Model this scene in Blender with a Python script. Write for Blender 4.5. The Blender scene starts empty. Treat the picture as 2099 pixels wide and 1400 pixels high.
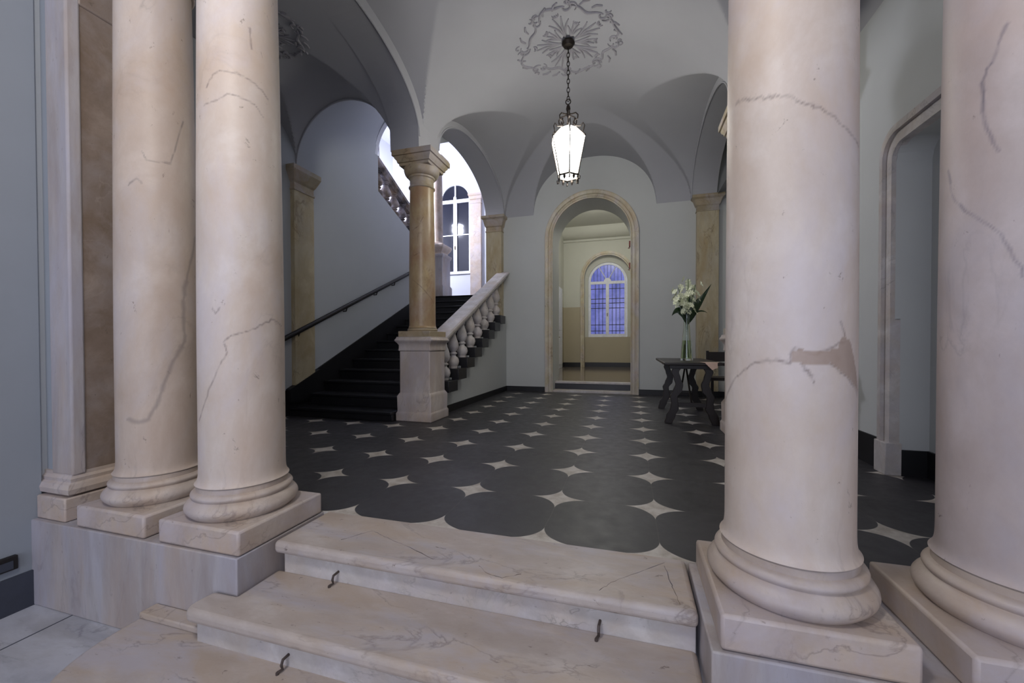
import bpy, bmesh, math, random
import numpy as np
from mathutils import Vector, Matrix
PI = math.pi
random.seed(7)
SC = bpy.context.scene
COL = SC.collection

# ------------------------------------------------------------------ camera
F_PX, YAW, PITCH, ROLL = 822.5649, 0.2851, -0.0128, -0.0023
CAM = Vector((-0.1421, -2.6084, 1.0128))
fw = Vector((-math.sin(YAW)*math.cos(PITCH), math.cos(YAW)*math.cos(PITCH), math.sin(PITCH)))
rt = Vector((math.cos(YAW), math.sin(YAW), 0)); up = rt.cross(fw)
rt2 = rt*math.cos(ROLL)+up*math.sin(ROLL); up2 = -rt*math.sin(ROLL)+up*math.cos(ROLL)
cd = bpy.data.cameras.new('camera'); cam = bpy.data.objects.new('camera', cd); COL.objects.link(cam)
M = Matrix(((rt2.x, up2.x, -fw.x, CAM.x), (rt2.y, up2.y, -fw.y, CAM.y), (rt2.z, up2.z, -fw.z, CAM.z), (0, 0, 0, 1)))
cam.matrix_world = M
cd.sensor_fit = 'HORIZONTAL'; cd.sensor_width = 36.0; cd.lens = F_PX/2099*36
cd.shift_x = -2.6/2099; cd.shift_y = 16.9/2099; cd.clip_start = 0.05; cd.clip_end = 100
SC.camera = cam
# ------------------------------------------------------------------ exposure, world, lights
SC.view_settings.view_transform = 'Standard'; SC.view_settings.look = 'None'
SC.view_settings.gamma = 1; SC.view_settings.use_curve_mapping = False
SC.view_settings.exposure = 0.0
W = bpy.data.worlds.new('dusk'); SC.world = W; W.use_nodes = True
bg = W.node_tree.nodes['Background']; bg.inputs[0].default_value = (0.50, 0.54, 0.68, 1); bg.inputs[1].default_value = 1.5
def lamp(name, kind, loc, power, color, size=0.1, rot=None, size_y=None):
    l = bpy.data.lights.new(name, kind); l.energy = power; l.color = color
    if kind == 'AREA':
        l.size = size
        if size_y: l.shape = 'RECTANGLE'; l.size_y = size_y
    else: l.shadow_soft_size = size
    o = bpy.data.objects.new(name, l); COL.objects.link(o); o.location = loc
    if rot: o.rotation_euler = rot
    return o
# added area fill standing for daylight from an unseen street doorway
lamp('street_daylight_fill', 'AREA', (-0.6, -7.6, 1.6), 120, (0.80, 0.84, 1.0), 3.6, (PI/2, 0, 0), 4.0)
# added warm light, unseen behind the camera, to brighten the front columns
lamp('vestibule_fill_light', 'POINT', (-1.15, -2.75, 3.25), 128, (1.0, 0.95, 0.90), 0.25)
# hanging globe over the upper stair flight
lamp('stair_lamp_light', 'POINT', (-6.1, 6.0, 5.10), 520, (0.84, 0.86, 1.0), 0.15)
lamp('corridor_fill_light', 'POINT', (-0.9, 8.6, 4.80), 100, (1.0, 0.98, 0.91), 0.15)  # added light to brighten the corridor, hidden above the doorway arch

# ------------------------------------------------------------------ material helpers
class NT:
    def __init__(s, name, rough=0.6, spec=0.5):
        s.m = bpy.data.materials.new(name); s.m.use_nodes = True; s.t = s.m.node_tree
        s.b = s.t.nodes['Principled BSDF']; s.b.inputs['Roughness'].default_value = rough
        s.b.inputs['Specular IOR Level'].default_value = spec
    def n(s, typ, **kw):
        nd = s.t.nodes.new(typ)
        for k, v in kw.items():
            if k in nd.inputs: nd.inputs[k].default_value = v
            else: setattr(nd, k, v)
        return nd
    def l(s, a, b): s.t.links.new(a, b)
    def coord(s, scale=(1, 1, 1), rot=(0, 0, 0), kind='Object'):
        tc = s.n('ShaderNodeTexCoord'); mp = s.n('ShaderNodeMapping')
        mp.inputs['Scale'].default_value = scale; mp.inputs['Rotation'].default_value = rot
        s.l(tc.outputs[kind], mp.inputs['Vector']); return mp.outputs[0]
    def noise(s, vec, scale, detail=4, rough=0.6, dist=0.0):
        nd = s.n('ShaderNodeTexNoise'); nd.inputs['Scale'].default_value = scale; nd.inputs['Detail'].default_value = detail
        nd.inputs['Roughness'].default_value = rough; nd.inputs['Distortion'].default_value = dist
        s.l(vec, nd.inputs['Vector']); return nd.outputs['Fac']
    def ramp(s, fac, stops):
        r = s.n('ShaderNodeValToRGB'); e = r.color_ramp.elements
        e[0].position, e[0].color = stops[0][0], c4(stops[0][1]); e[1].position, e[1].color = stops[-1][0], c4(stops[-1][1])
        for p, c in stops[1:-1]:
            x = e.new(p); x.color = c4(c)
        s.l(fac, r.inputs[0]); return r.outputs[0]
    def mix(s, fac, a, b, typ='MIX'):
        m = s.n('ShaderNodeMix', data_type='RGBA', blend_type=typ)
        for v, i in ((fac, 0), (a, 6), (b, 7)):
            if hasattr(v, 'links'): s.l(v, m.inputs[i])
            elif i == 0: m.inputs[0].default_value = v
            else: m.inputs[i].default_value = c4(v)
        return m.outputs[2]
    def math(s, op, a, b=None, c=None):
        m = s.n('ShaderNodeMath', operation=op)
        for i, v in enumerate((a, b, c)):
            if v is None: continue
            if hasattr(v, 'links'): s.l(v, m.inputs[i])
            else: m.inputs[i].default_value = v
        return m.outputs[0]
    def color(s, o): s.l(o, s.b.inputs['Base Color'])
    def bump(s, h, strength=0.2, dist=0.01):
        b = s.n('ShaderNodeBump'); b.inputs['Strength'].default_value = strength; b.inputs['Distance'].default_value = dist
        s.l(h, b.inputs['Height']); s.l(b.outputs[0], s.b.inputs['Normal'])
def c4(c): return (c[0], c[1], c[2], 1.0)
def S(r, g, b):
    f = lambda v: (v/255/12.92 if v/255 <= 0.04045 else ((v/255+0.055)/1.055)**2.4)
    return (f(r), f(g), f(b))
def plain(name, col, rough=0.6, metal=0.0, spec=0.5):
    m = NT(name, rough, spec); v = m.coord((1, 1, 1)); n = m.noise(v, 9, 3)
    m.color(m.ramp(n, [(0.3, tuple(x*0.88 for x in col)), (0.7, tuple(min(1, x*1.08) for x in col))]))
    m.b.inputs['Metallic'].default_value = metal; return m.m
def paint(name, col, rough=0.75):
    m = NT(name, rough, 0.3); v = m.coord(); n = m.noise(v, 0.9, 5, 0.6); n2 = m.noise(v, 7, 4, 0.6)
    c = m.ramp(n, [(0.3, tuple(x*0.93 for x in col)), (0.7, col)])
    c2 = m.mix(m.math('MULTIPLY', n2, 0.12), c, tuple(x*0.8 for x in col))
    m.color(c2); m.bump(n2, 0.06, 0.01); return m.m
def marble(name, base, dark, vein, rough=0.42, scale=1.0, stretch=(1, 1, 1), veins=0.6, rot=(0, 0, 0), attr=False, mottle=0.5, specks=0.5, patch=0.5, warm=S(186, 158, 128), cool=S(184, 178, 190)):
    m = NT(name, rough, 0.45); v = m.coord(tuple(scale*s for s in stretch), rot)
    n = m.noise(v, 1.7, 8, 0.62, 0.4); n2 = m.noise(v, 6.5, 6, 0.65, 0.2); n3 = m.noise(v, 30, 4, 0.7)
    c = m.ramp(n, [(0.25, dark), (0.5, tuple((a*mottle+b*(1-mottle)) for a, b in zip(dark, base))), (0.62, base)])
    c = m.mix(m.math('MULTIPLY', n2, 0.35), c, tuple(min(1, x*1.18) for x in base))
    c = m.mix(m.math('MULTIPLY', n3, 0.22), c, tuple(x*0.72 for x in dark))
    pw = m.ramp(m.noise(v, 0.9, 6, 0.6, 0.5), [(0.44, (0, 0, 0)), (0.66, (1, 1, 1))])
    c = m.mix(m.math('MULTIPLY', pw, patch), c, warm)
    pc = m.ramp(m.noise(m.coord(tuple(scale*s*0.8 for s in stretch), (0.5, 0.3, 0.9)), 1.3, 7, 0.65, 0.4), [(0.46, (0, 0, 0)), (0.64, (1, 1, 1))])
    c = m.mix(m.math('MULTIPLY', pc, patch), c, cool)
    # thin wandering veins
    nv = m.noise(v, 1.25, 9, 0.55, 0.9); a = m.math('ABSOLUTE', m.math('SUBTRACT', nv, 0.5))
    w = m.ramp(a, [(0.0, (1, 1, 1)), (0.006, (0.55, 0.55, 0.55)), (0.02, (0, 0, 0))])
    msk = m.ramp(m.noise(v, 0.8, 3), [(0.48, (0, 0, 0)), (0.62, (1, 1, 1))])
    c = m.mix(m.math('MULTIPLY', m.math('MULTIPLY', w, msk), veins), c, vein)
    # dark pits
    sp = m.noise(v, 9, 5, 0.75, 0.6); spm = m.ramp(sp, [(0.645, (0, 0, 0)), (0.70, (1, 1, 1))])
    c = m.mix(m.math('MULTIPLY', spm, specks), c, tuple(x*0.5 for x in dark))
    if attr:
        at = m.n('ShaderNodeAttribute'); at.attribute_name = 'crack'
        c = m.mix(at.outputs['Fac'], c, vein)
        at2 = m.n('ShaderNodeAttribute'); at2.attribute_name = 'stucco_repair'
        c = m.mix(m.math('MULTIPLY', at2.outputs['Fac'], m.math('ADD', 0.55, m.math('MULTIPLY', n2, 0.6))), c, S(158, 138, 124))
    m.color(c); m.bump(n3, 0.08, 0.004); return m.m

PINK = dict(base=S(214, 204, 196), dark=S(184, 166, 150), vein=S(118, 102, 98))
MAT = {}
MAT['shaft'] = marble('pinkish_cream_marble', rough=0.5, scale=1.7, stretch=(1, 1, 0.6), veins=0.3, attr=True, patch=0.6, warm=S(190, 162, 136), cool=S(196, 188, 194), specks=0.8, **PINK)
MAT['shaft_grey_shaded'] = marble('pinkish_grey_shaded_marble', S(186, 176, 176), S(160, 146, 140), S(100, 96, 108), rough=0.5, scale=1.7, stretch=(1, 1, 0.6), veins=0.4, attr=True, patch=0.5, warm=S(186, 160, 144), cool=S(160, 158, 172), specks=0.8)  # greyer, darker shaft copy: shade on the outer right column put into its colour
MAT['shaft_brown'] = marble('brownish_cream_marble', S(202, 188, 176), S(166, 146, 130), S(112, 104, 100), rough=0.5, scale=1.7, stretch=(1, 1, 0.6), veins=0.35, attr=True, patch=0.5, warm=S(180, 154, 130), cool=S(186, 180, 184), specks=0.8)
MAT['base'] = marble('weathered_base_marble', S(194, 182, 172), S(158, 140, 126), S(110, 96, 92), rough=0.45, scale=2.2, veins=0.5)
MAT['ped'] = marble('grey_streaked_marble', S(176, 172, 174), S(140, 128, 124), S(120, 112, 114), rough=0.55, scale=1.6, stretch=(2.2, 2.2, 0.5), veins=0.4, patch=0.5, warm=S(176, 156, 140), cool=S(168, 168, 184))
MAT['shade_and_crack'] = marble('backlit_shade_and_crack_marble', S(62, 56, 58), S(36, 32, 34), S(90, 84, 82), rough=0.45, scale=3.0)  # upper balustrade's backlit shade put into the colour; also used for step cracks
MAT['step'] = marble('worn_step_marble', S(190, 181, 176), S(158, 144, 134), S(84, 72, 72), rough=0.45, scale=2.0, stretch=(0.8, 2.0, 1.5), veins=0.45, patch=0.65, warm=S(174, 154, 132), cool=S(176, 174, 186), specks=0.9)
MAT['lowfloor'] = marble('blue_grey_paving_marble', S(186, 188, 196), S(138, 138, 148), S(104, 102, 112), rough=0.4, scale=1.5, stretch=(1.0, 2.8, 1), rot=(0, 0, 0.6), veins=0.6, warm=S(160, 156, 154), cool=S(196, 198, 208))
MAT['ochre'] = marble('ochre_column_marble', S(184, 164, 126), S(140, 112, 84), S(84, 50, 44), rough=0.36, scale=3.4, warm=S(150, 110, 88), cool=S(176, 160, 140), patch=0.7, stretch=(1, 1, 0.5), veins=0.35, attr=True)
MAT['ochrecap'] = marble('ochre_capital_marble', S(168, 158, 134), S(138, 122, 94), S(100, 84, 66), rough=0.45, scale=2.0)
MAT['pilshaft'] = marble('diagonal_veined_ochre_marble', S(196, 186, 158), S(160, 142, 108), S(112, 92, 70), rough=0.4, scale=1.9, warm=S(166, 140, 96), cool=S(180, 174, 160), stretch=(2.2, 1, 0.7), rot=(0, 0.7, 0), veins=0.8)
MAT['brownmarble'] = marble('brown_cloudy_marble', S(152, 136, 124), S(104, 88, 76), S(170, 158, 148), rough=0.4, scale=2.2, veins=0.4, warm=S(112, 92, 72), cool=S(150, 140, 136), patch=0.7)
MAT['newel'] = marble('pale_rose_newel_marble', S(200, 190, 182), S(160, 144, 134), S(110, 96, 90), rough=0.45, scale=2.4, stretch=(1, 1, 0.5), veins=0.4)
MAT['whitemarble'] = marble('grey_white_marble', S(206, 202, 200), S(160, 152, 146), S(110, 104, 100), rough=0.45, scale=3.0, veins=0.6, patch=0.35)
MAT['doormarble'] = marble('cream_doorframe_marble', S(200, 192, 168), S(160, 146, 116), S(110, 88, 66), rough=0.4, scale=3.5, stretch=(1, 1, 0.6), veins=0.7)
MAT['vestwall'] = paint('vestibule_blue_grey_paint', S(148, 154, 162))
MAT['wall'] = paint('grey_white_wall_paint', S(195, 197, 195))
MAT['vault'] = paint('grey_vault_paint', S(170, 170, 175))
MAT['bluewall'] = paint('pale_blue_grey_paint', S(178, 182, 188))
MAT['stairwall'] = paint('white_stairwell_paint', S(214, 216, 224))
MAT['cream'] = paint('cream_corridor_paint', S(202, 202, 192))
MAT['beige'] = paint('beige_dado_paint', S(178, 168, 146))
MAT['slate'] = plain('black_slate', S(30, 30, 34), 0.35)
MAT['skirt'] = plain('black_skirting_stone', S(22, 22, 25), 0.45)
MAT['greyskirt'] = plain('slate_grey_skirting', S(58, 62, 74), 0.5)
MAT['iron'] = plain('dark_wrought_iron', S(44, 38, 34), 0.45, 0.7)
MAT['hookiron'] = plain('rusty_grey_iron', S(84, 74, 70), 0.6, 0.4)
MAT['wood'] = plain('dark_walnut', S(26, 16, 13), 0.4)
MAT['rail'] = plain('black_handrail_wood', S(20, 15, 15), 0.5)
MAT['whitewood'] = plain('white_painted_wood', S(226, 228, 236), 0.4)
MAT['plaster'] = plain('grey_stucco_relief', S(146, 144, 150), 0.8)
MAT['paper'] = plain('pinkish_paper', S(206, 178, 160), 0.8)
MAT['red'] = plain('dull_red_enamel', S(130, 34, 28), 0.4)
MAT['leaf'] = plain('dark_green_leaf', S(30, 52, 24), 0.4)
MAT['stem'] = plain('green_stem', S(74, 98, 40), 0.5)
MAT['petal'] = plain('cream_white_petal', S(222, 226, 196), 0.55)
MAT['granite'] = plain('corridor_floor_stone', S(120, 108, 96), 0.12)
MAT['brass'] = plain('dull_brass', S(120, 100, 60), 0.35, 0.8)

def floor_mat():
    m = NT('black_slab_floor_with_white_stars', 0.3, 0.5)
    tc = m.n('ShaderNodeTexCoord'); sx = m.n('ShaderNodeSeparateXYZ'); m.l(tc.outputs['Object'], sx.inputs[0])
    wob = m.noise(tc.outputs['Object'], 2.2, 2)
    off = m.math('MULTIPLY', m.math('SUBTRACT', wob, 0.5), 0.03)
    def cell(o):
        u = m.math('DIVIDE', m.math('ADD', o, off), 0.6); u = m.math('SUBTRACT', u, m.math('ROUND', u))
        return m.math('MULTIPLY', m.math('ABSOLUTE', u), 0.6)
    ax, ay = cell(sx.outputs[0]), cell(sx.outputs[1])
    p = 0.60
    d = m.math('ADD', m.math('POWER', m.math('DIVIDE', ax, 0.185), p), m.math('POWER', m.math('DIVIDE', ay, 0.165), p))
    star = m.ramp(d, [(0.97, (1, 1, 1)), (1.0, (0, 0, 0))])
    seam = m.math('MINIMUM', ax, ay)
    sm = m.ramp(seam, [(0.0015, (1, 1, 1)), (0.003, (0, 0, 0))])
    n = m.noise(tc.outputs['Object'], 1.4, 5, 0.6); n2 = m.noise(tc.outputs['Object'], 11, 5, 0.6)
    dark = m.ramp(n, [(0.3, S(40, 39, 42)), (0.7, S(60, 59, 62))])
    dark = m.mix(m.math('MULTIPLY', n2, 0.3), dark, S(74, 72, 74))
    dark = m.mix(m.math('MULTIPLY', sm, 0.4), dark, S(96, 90, 86))
    light = m.ramp(n2, [(0.35, S(160, 150, 138)), (0.6, S(196, 190, 182))])
    m.color(m.mix(star, dark, light)); m.bump(n2, 0.05, 0.004)
    m.l(m.ramp(n2, [(0.3, (0.38,)*3), (0.7, (0.52,)*3)]), m.b.inputs['Roughness'])
    return m.m
MAT['floor'] = floor_mat()
def glass_mat(name, col, rough=0.03, trans=1.0):
    m = NT(name, rough); m.b.inputs['Base Color'].default_value = c4(col)
    m.b.inputs['Transmission Weight'].default_value = trans; m.b.inputs['IOR'].default_value = 1.45
    return m.m
MAT['glass'] = glass_mat('clear_vase_glass', (0.93, 0.98, 0.93))
MAT['water'] = glass_mat('greenish_water', S(210, 226, 176))
def emit(name, col, strength):
    m = NT(name, 0.5); m.b.inputs['Base Color'].default_value = c4(col)
    m.b.inputs['Emission Color'].default_value = c4(col); m.b.inputs['Emission Strength'].default_value = strength; return m.m
MAT['lampglass'] = emit('lit_lantern_glass', (1.0, 0.97, 0.88), 30.0)
def dusk_glass():
    m = NT('blue_dusk_frosted_glass', 0.25); v = m.coord(); n = m.noise(v, 2.5, 3)
    m.b.inputs['Base Color'].default_value = c4(S(60, 70, 130))
    c = m.ramp(n, [(0.3, S(56, 66, 140)), (0.7, S(112, 116, 196))]); m.l(c, m.b.inputs['Emission Color'])
    m.b.inputs['Emission Strength'].default_value = 0.85; return m.m
MAT['duskglass'] = dusk_glass()
MAT['darkglass'] = plain('dark_night_window_glass', S(20, 22, 36), 0.07)

# ------------------------------------------------------------------ mesh helpers
def link(name, verts, faces, mat, parent=None, smooth=False):
    me = bpy.data.meshes.new(name); me.from_pydata([tuple(v) for v in verts], [], faces); me.update()
    bm = bmesh.new(); bm.from_mesh(me); bmesh.ops.recalc_face_normals(bm, faces=bm.faces); bm.to_mesh(me); bm.free()
    return wrap(name, me, mat, parent, smooth)
def wrap(name, me, mat, parent=None, smooth=False):
    if smooth:
        me.polygons.foreach_set('use_smooth', [True]*len(me.polygons))
        try: me.set_sharp_from_angle(angle=math.radians(40))
        except Exception: pass
    me.materials.append(MAT[mat] if isinstance(mat, str) else mat)
    o = bpy.data.objects.new(name, me); COL.objects.link(o)
    if parent: o.parent = parent
    return o
class MB:
    def __init__(s): s.v = []; s.f = []
    def add(s, v, f):
        b = len(s.v); s.v += [tuple(x) for x in v]; s.f += [tuple(i+b for i in q) for q in f]; return s
    def box(s, x0, x1, y0, y1, z0, z1):
        v = [(x0,y0,z0),(x1,y0,z0),(x1,y1,z0),(x0,y1,z0),(x0,y0,z1),(x1,y0,z1),(x1,y1,z1),(x0,y1,z1)]
        return s.add(v, [(0,3,2,1),(4,5,6,7),(0,1,5,4),(1,2,6,5),(2,3,7,6),(3,0,4,7)])
    def prism(s, poly, a, b, axis='z'):
        """poly: 2D points; extruded from a to b along axis"""
        def P(p, t): return {'z': (p[0], p[1], t), 'x': (t, p[0], p[1]), 'y': (p[0], t, p[1])}[axis]
        n = len(poly); v = [P(p, a) for p in poly]+[P(p, b) for p in poly]
        return s.add(v, [tuple(range(n)), tuple(range(2*n-1, n-1, -1))]+[(i, (i+1) % n, (i+1) % n+n, i+n) for i in range(n)])
    def lathe(s, prof, c=(0, 0, 0), n=32, square=False, cap=True):
        """prof: (r,z) list"""
        if square: A = [PI/4+PI/2*k for k in range(4)]; n = 4; k_ = math.sqrt(2)
        else: A = [2*PI*k/n for k in range(n)]; k_ = 1
        v = [(c[0]+r*k_*math.cos(a), c[1]+r*k_*math.sin(a), c[2]+z) for r, z in prof for a in A]
        m = len(prof); f = [(i*n+j, i*n+(j+1) % n, (i+1)*n+(j+1) % n, (i+1)*n+j) for i in range(m-1) for j in range(n)]
        if cap: f += [tuple(range(n-1, -1, -1)), tuple((m-1)*n+j for j in range(n))]
        return s.add(v, f)
    def tube(s, pts, r, n=8, closed=False):
        P = [Vector(p) for p in pts]; m = len(P); R = r if isinstance(r, (list, tuple)) else [r]*m
        v = []; up_ = None
        for i, p in enumerate(P):
            if closed: t = P[(i+1) % m]-P[i-1]
            else: t = P[min(i+1, m-1)]-P[max(i-1, 0)]
            t.normalize()
            if up_ is None: up_ = Vector((0, 0, 1)) if abs(t.z) < 0.9 else Vector((1, 0, 0))
            a = t.cross(up_).normalized(); b = a.cross(t).normalized(); up_ = b
            v += [p+(a*math.cos(2*PI*k/n)+b*math.sin(2*PI*k/n))*R[i] for k in range(n)]
        f = [(i*n+j, i*n+(j+1) % n, ((i+1) % m)*n+(j+1) % n, ((i+1) % m)*n+j) for i in range(m if closed else m-1) for j in range(n)]
        if not closed: f += [tuple(range(n-1, -1, -1)), tuple((m-1)*n+j for j in range(n))]
        return s.add(v, f)
    def build(s, name, mat, parent=None, smooth=False, bevel=0.0, seg=2):
        o = link(name, s.v, s.f, mat, parent, smooth)
        if bevel:
            m = o.modifiers.new('bevel', 'BEVEL'); m.width = bevel; m.segments = seg; m.limit_method = 'ANGLE'; m.angle_limit = math.radians(35)
            if not smooth:
                o.data.polygons.foreach_set('use_smooth', [True]*len(o.data.polygons)); o.data.set_sharp_from_angle(angle=math.radians(50))
        return o
def empty(name, loc=(0, 0, 0)):
    o = bpy.data.objects.new(name, None); COL.objects.link(o); o.location = loc; o.empty_display_size = 0.1; return o
def thing(name, label, cat, loc=(0, 0, 0), group=None):
    return tag(empty(name, loc), label, cat, group)
def tag(o, label, cat, group=None):
    o['label'] = label; o['category'] = cat
    if group: o['group'] = group
    return o
def struct(o, label=None):
    o['kind'] = 'structure'
    if label: o['label'] = label
    return o
def rel(mb, loc):
    """make mesh coordinates relative to the parent's origin"""
    mb.v = [(x-loc[0], y-loc[1], z-loc[2]) for x, y, z in mb.v]; return mb
def copy_tree(o, loc, parent=None):
    c = o.copy(); COL.objects.link(c)
    if parent: c.parent = parent
    else: c.location = loc
    for ch in [k for k in bpy.data.objects if k.parent == o and k is not c]: copy_tree(ch, None, c)
    return c
def strip(ts, lo, hi, d0, d1, axis):
    """wall slab running along x (axis='x', depth in y) or along y (depth in x); lo/hi give heights"""
    mb = MB(); n = len(ts); v = []
    for t in ts:
        for d in (d0, d1):
            for z in (lo(t), hi(t)): v.append((t, d, z) if axis == 'x' else (d, t, z))
    f = []
    for i in range(n-1):
        a, b = i*4, (i+1)*4
        f += [(a, b, b+1, a+1), (a+2, a+3, b+3, b+2), (a, a+2, b+2, b), (a+1, b+1, b+3, a+3)]
    f += [(0, 1, 3, 2), ((n-1)*4, (n-1)*4+2, (n-1)*4+3, (n-1)*4+1)]
    return mb.add(v, f)
def arc_pts(cx, half, n=40):
    return [cx-half*math.cos(PI*k/n) for k in range(n+1)]
def ell(t, c, h, rise, p=2.0):
    u = min(1.0, abs((t-c)/h)); return rise*(1-u**p)**(1/p)

# ------------------------------------------------------------------ vault height functions
XL, XR, XC = -2.78, 0.96, -0.91         # inner faces of the two arcades
YF, YB = -0.62, 5.85
def e2(u, p=2.0): return np.where(np.abs(u) < 1, (1-np.minimum(np.abs(u), 1)**p)**(1/p), 0.0)
def hall_z(x, y):
    g = 1.16*e2((x-XC)/1.88)
    d = np.minimum(y-YF, YB-y); f = 1.16*np.where(d < 1.9, e2((1.9-d)/1.9), 1.0)
    z = np.minimum(g, f)
    dw = np.clip(np.minimum(x-XL, XR-x)/1.0, 0, 1)
    z = np.maximum(z, (0.86+0.17*dw)*e2((y-4.16)/(1.60+0.12*dw), 2.1))
    z = np.maximum(z, (0.80+0.22*dw)*e2((y-0.76)/(1.44+0.14*dw), 2.1))
    z = np.maximum(z, np.where((y > 3.2) | (y < 1.6), 1.10*e2((x-XC)/1.24, 2.15), 0))
    return 3.79+z
def hfield(name, fn, x0, x1, y0, y1, step, mat):
    xs = np.linspace(x0, x1, int((x1-x0)/step)+1); ys = np.linspace(y0, y1, int((y1-y0)/step)+1)
    X, Y = np.meshgrid(xs, ys); Z = fn(X, Y); nx, ny = len(xs), len(ys)
    v = np.stack([X, Y, Z], -1).reshape(-1, 3)
    i = np.arange(nx*ny).reshape(ny, nx); f = np.stack([i[:-1, :-1], i[1:, :-1], i[1:, 1:], i[:-1, 1:]], -1).reshape(-1, 4)
    me = bpy.data.meshes.new(name); me.from_pydata(v.tolist(), [], f.tolist()); me.update()
    me.polygons.foreach_set('use_smooth', [True]*len(me.polygons)); me.set_sharp_from_angle(angle=math.radians(25))
    me.materials.append(MAT[mat]); o = bpy.data.objects.new(name, me); COL.objects.link(o); return o
struct(hfield('ceiling', hall_z, XL-0.02, XR+0.02, YF-0.02, YB+0.02, 0.02, 'vault'), 'grey lunette vault over the entrance hall')
AX0, AX1, AXC = -4.85, -3.2, -4.025     # stair aisle
def aisle_z(x, y):
    return 3.62+np.maximum(0.84*e2((x-AXC)/0.825), 0.84*e2((y-0.78)/1.4))
struct(hfield('ceiling', aisle_z, AX0, AX1, YF, 2.18, 0.02, 'vault'), 'small cross vault at the foot of the stairs')
def stair_z(x, y):
    return 3.62+np.maximum(0, (y-2.18))*0.56+0.84*e2((x-AXC)/0.825)
struct(hfield('ceiling', stair_z, AX0, AX1, 2.18, 4.1, 0.03, 'bluewall'), 'rising barrel vault over the stairs')
def raisle_z(x, y): return 3.62+0.3*e2((x-1.59)/0.24)
struct(hfield('ceiling', raisle_z, 1.40, 1.84, YF, YB, 0.04, 'vault'), 'narrow barrel vault beside the right wall')

# ------------------------------------------------------------------ floors
struct(MB().box(-4.9, 2.6, -0.60, 5.9, -0.12, 0.0).build('floor', 'floor'), 'black slab floor inlaid with white four pointed stars')
struct(MB().box(-3.6, 1.9, -8.0, -1.0, -0.62, -0.5).build('floor', 'lowfloor'), 'blue grey marble floor of the vestibule')
# seams between the vestibule slabs
mb = MB()
for y in (-1.62, -2.3, -3.0): mb.box(-3.5, 1.8, y, y+0.006, -0.502, -0.4985)
for k, x in enumerate((-3.15, -2.62, -2.0, -1.2, -0.3)): mb.box(x, x+0.006, -1.62, -1.16, -0.502, -0.4985); mb.box(x-0.3, x-0.294, -2.3, -1.62, -0.502, -0.4985)
struct(mb.build('trim_1', 'greyskirt'), 'dark joints of the vestibule paving')

# ------------------------------------------------------------------ walls of the hall
HI = 7.1
def arcade(x0, x1, name):
    def lo(y):
        if y < 2.09: return 3.57 if y > 2.06 or y < -0.58 else (3.72+ell(y, 0.76, 1.32, 0.74))
        return 3.57 if y < 2.63 else 3.79+ell(y, 4.16, 1.53, 0.78)
    ts = [-1.14, -0.585]+arc_pts(0.76, 1.32, 48)[0:]+[2.085, 2.10, 2.62]+arc_pts(4.16, 1.53, 48)
    ts = sorted(set(round(t, 4) for t in ts))
    w = strip(ts, lo, lambda t: HI, x0, x1, 'y')
    w.box(x0, x1, 5.69, 5.87, 3.79, HI)
    # thin raised edge along each arch
    return struct(w.build(name, 'vault'))
arcade(-3.2, XL, 'wall_left'); arcade(XR, 1.40, 'wall_right')
def arris(x, c, h, rise, z0, name):
    pts = [(x, c-h*math.cos(PI*k/48), z0+rise*math.sin(PI*k/48)) for k in range(49)]
    struct(MB().tube(pts, 0.012, 6).build(name, 'vault', smooth=True), 'thin raised edge of the arcade arch')
arris(XL, 4.16, 1.53, 0.78, 3.79, 'trim_2'); arris(XL, 0.76, 1.32, 0.74, 3.72, 'trim_3'); arris(XR, 4.16, 1.53, 0.78, 3.79, 'trim_4'); arris(XR, 0.76, 1.32, 0.74, 3.72, 'trim_5')
# back wall with the arched doorway
DX, DR, DS = -0.945, 0.795, 3.24
def door_lo(x): return DS+ell(x, DX, DR, DR) if abs(x-DX) < DR-1e-6 else 0.0
ts = [XL-0.42, XL, DX-DR-0.0001]+[t for t in arc_pts(DX, DR-0.00001, 48)]+[DX+DR+0.0001, 1.9]
w = strip(ts, door_lo, lambda t: HI, 5.85, 6.6, 'x')
struct(w.build('wall_back', 'wall'), 'grey white back wall pierced by the arched doorway')
# dark baseboard of the back wall and stair wall
struct(MB().box(XL, DX-0.96, 5.835, 5.86, 0, 0.105).box(DX+0.96, 1.8, 5.835, 5.86, 0, 0.105).build('baseboard_back', 'skirt'))
struct(MB().box(XL-0.01, XL+0.015, 2.66, 5.86, 0, 0.105).build('baseboard_stair', 'skirt'))
# stepped white wall under the balustrade
RUN, RISE, Y0, Z0 = 0.345, 0.161, 1.97, -0.035
def ty(n): return Y0+RUN*(n-1)
def tz(n): return Z0+RISE*n
NST = 14
poly = [(2.1, 0.0)]
for n in range(2, 12): poly += [(max(2.1, ty(n)), tz(n)-0.10), (ty(n+1), tz(n)-0.10)]
poly = [p for p in poly if p[0] <= 5.8] ; poly += [(5.86, poly[-1][1]), (5.86, 0.0)]
struct(MB().prism(poly, -2.98, XL, 'x').build('wall_stair', 'wall'), 'white wall under the marble balustrade')
# outer left wall of the stair aisle: full height to y 4.3, sloping top beyond
def wl_hi(y): return HI if y < 4.165 else 4.0-0.41*(y-4.16)
ts = [-0.7, 2.0, 4.1649, 4.1651, 5.0, 6.45]
struct(strip(ts, lambda t: -0.1, wl_hi, -5.1, AX0, 'y').build('wall_far_left', 'bluewall'), 'pale wall along the left side of the stairs')
# raised edge where the cross vault meets the rising vault
struct(MB().tube([(AXC-0.825*math.cos(PI*k/40), 2.17, 3.615+0.835*math.sin(PI*k/40)) for k in range(41)], 0.012, 6).build('trim_6', 'vault', smooth=True))
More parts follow.
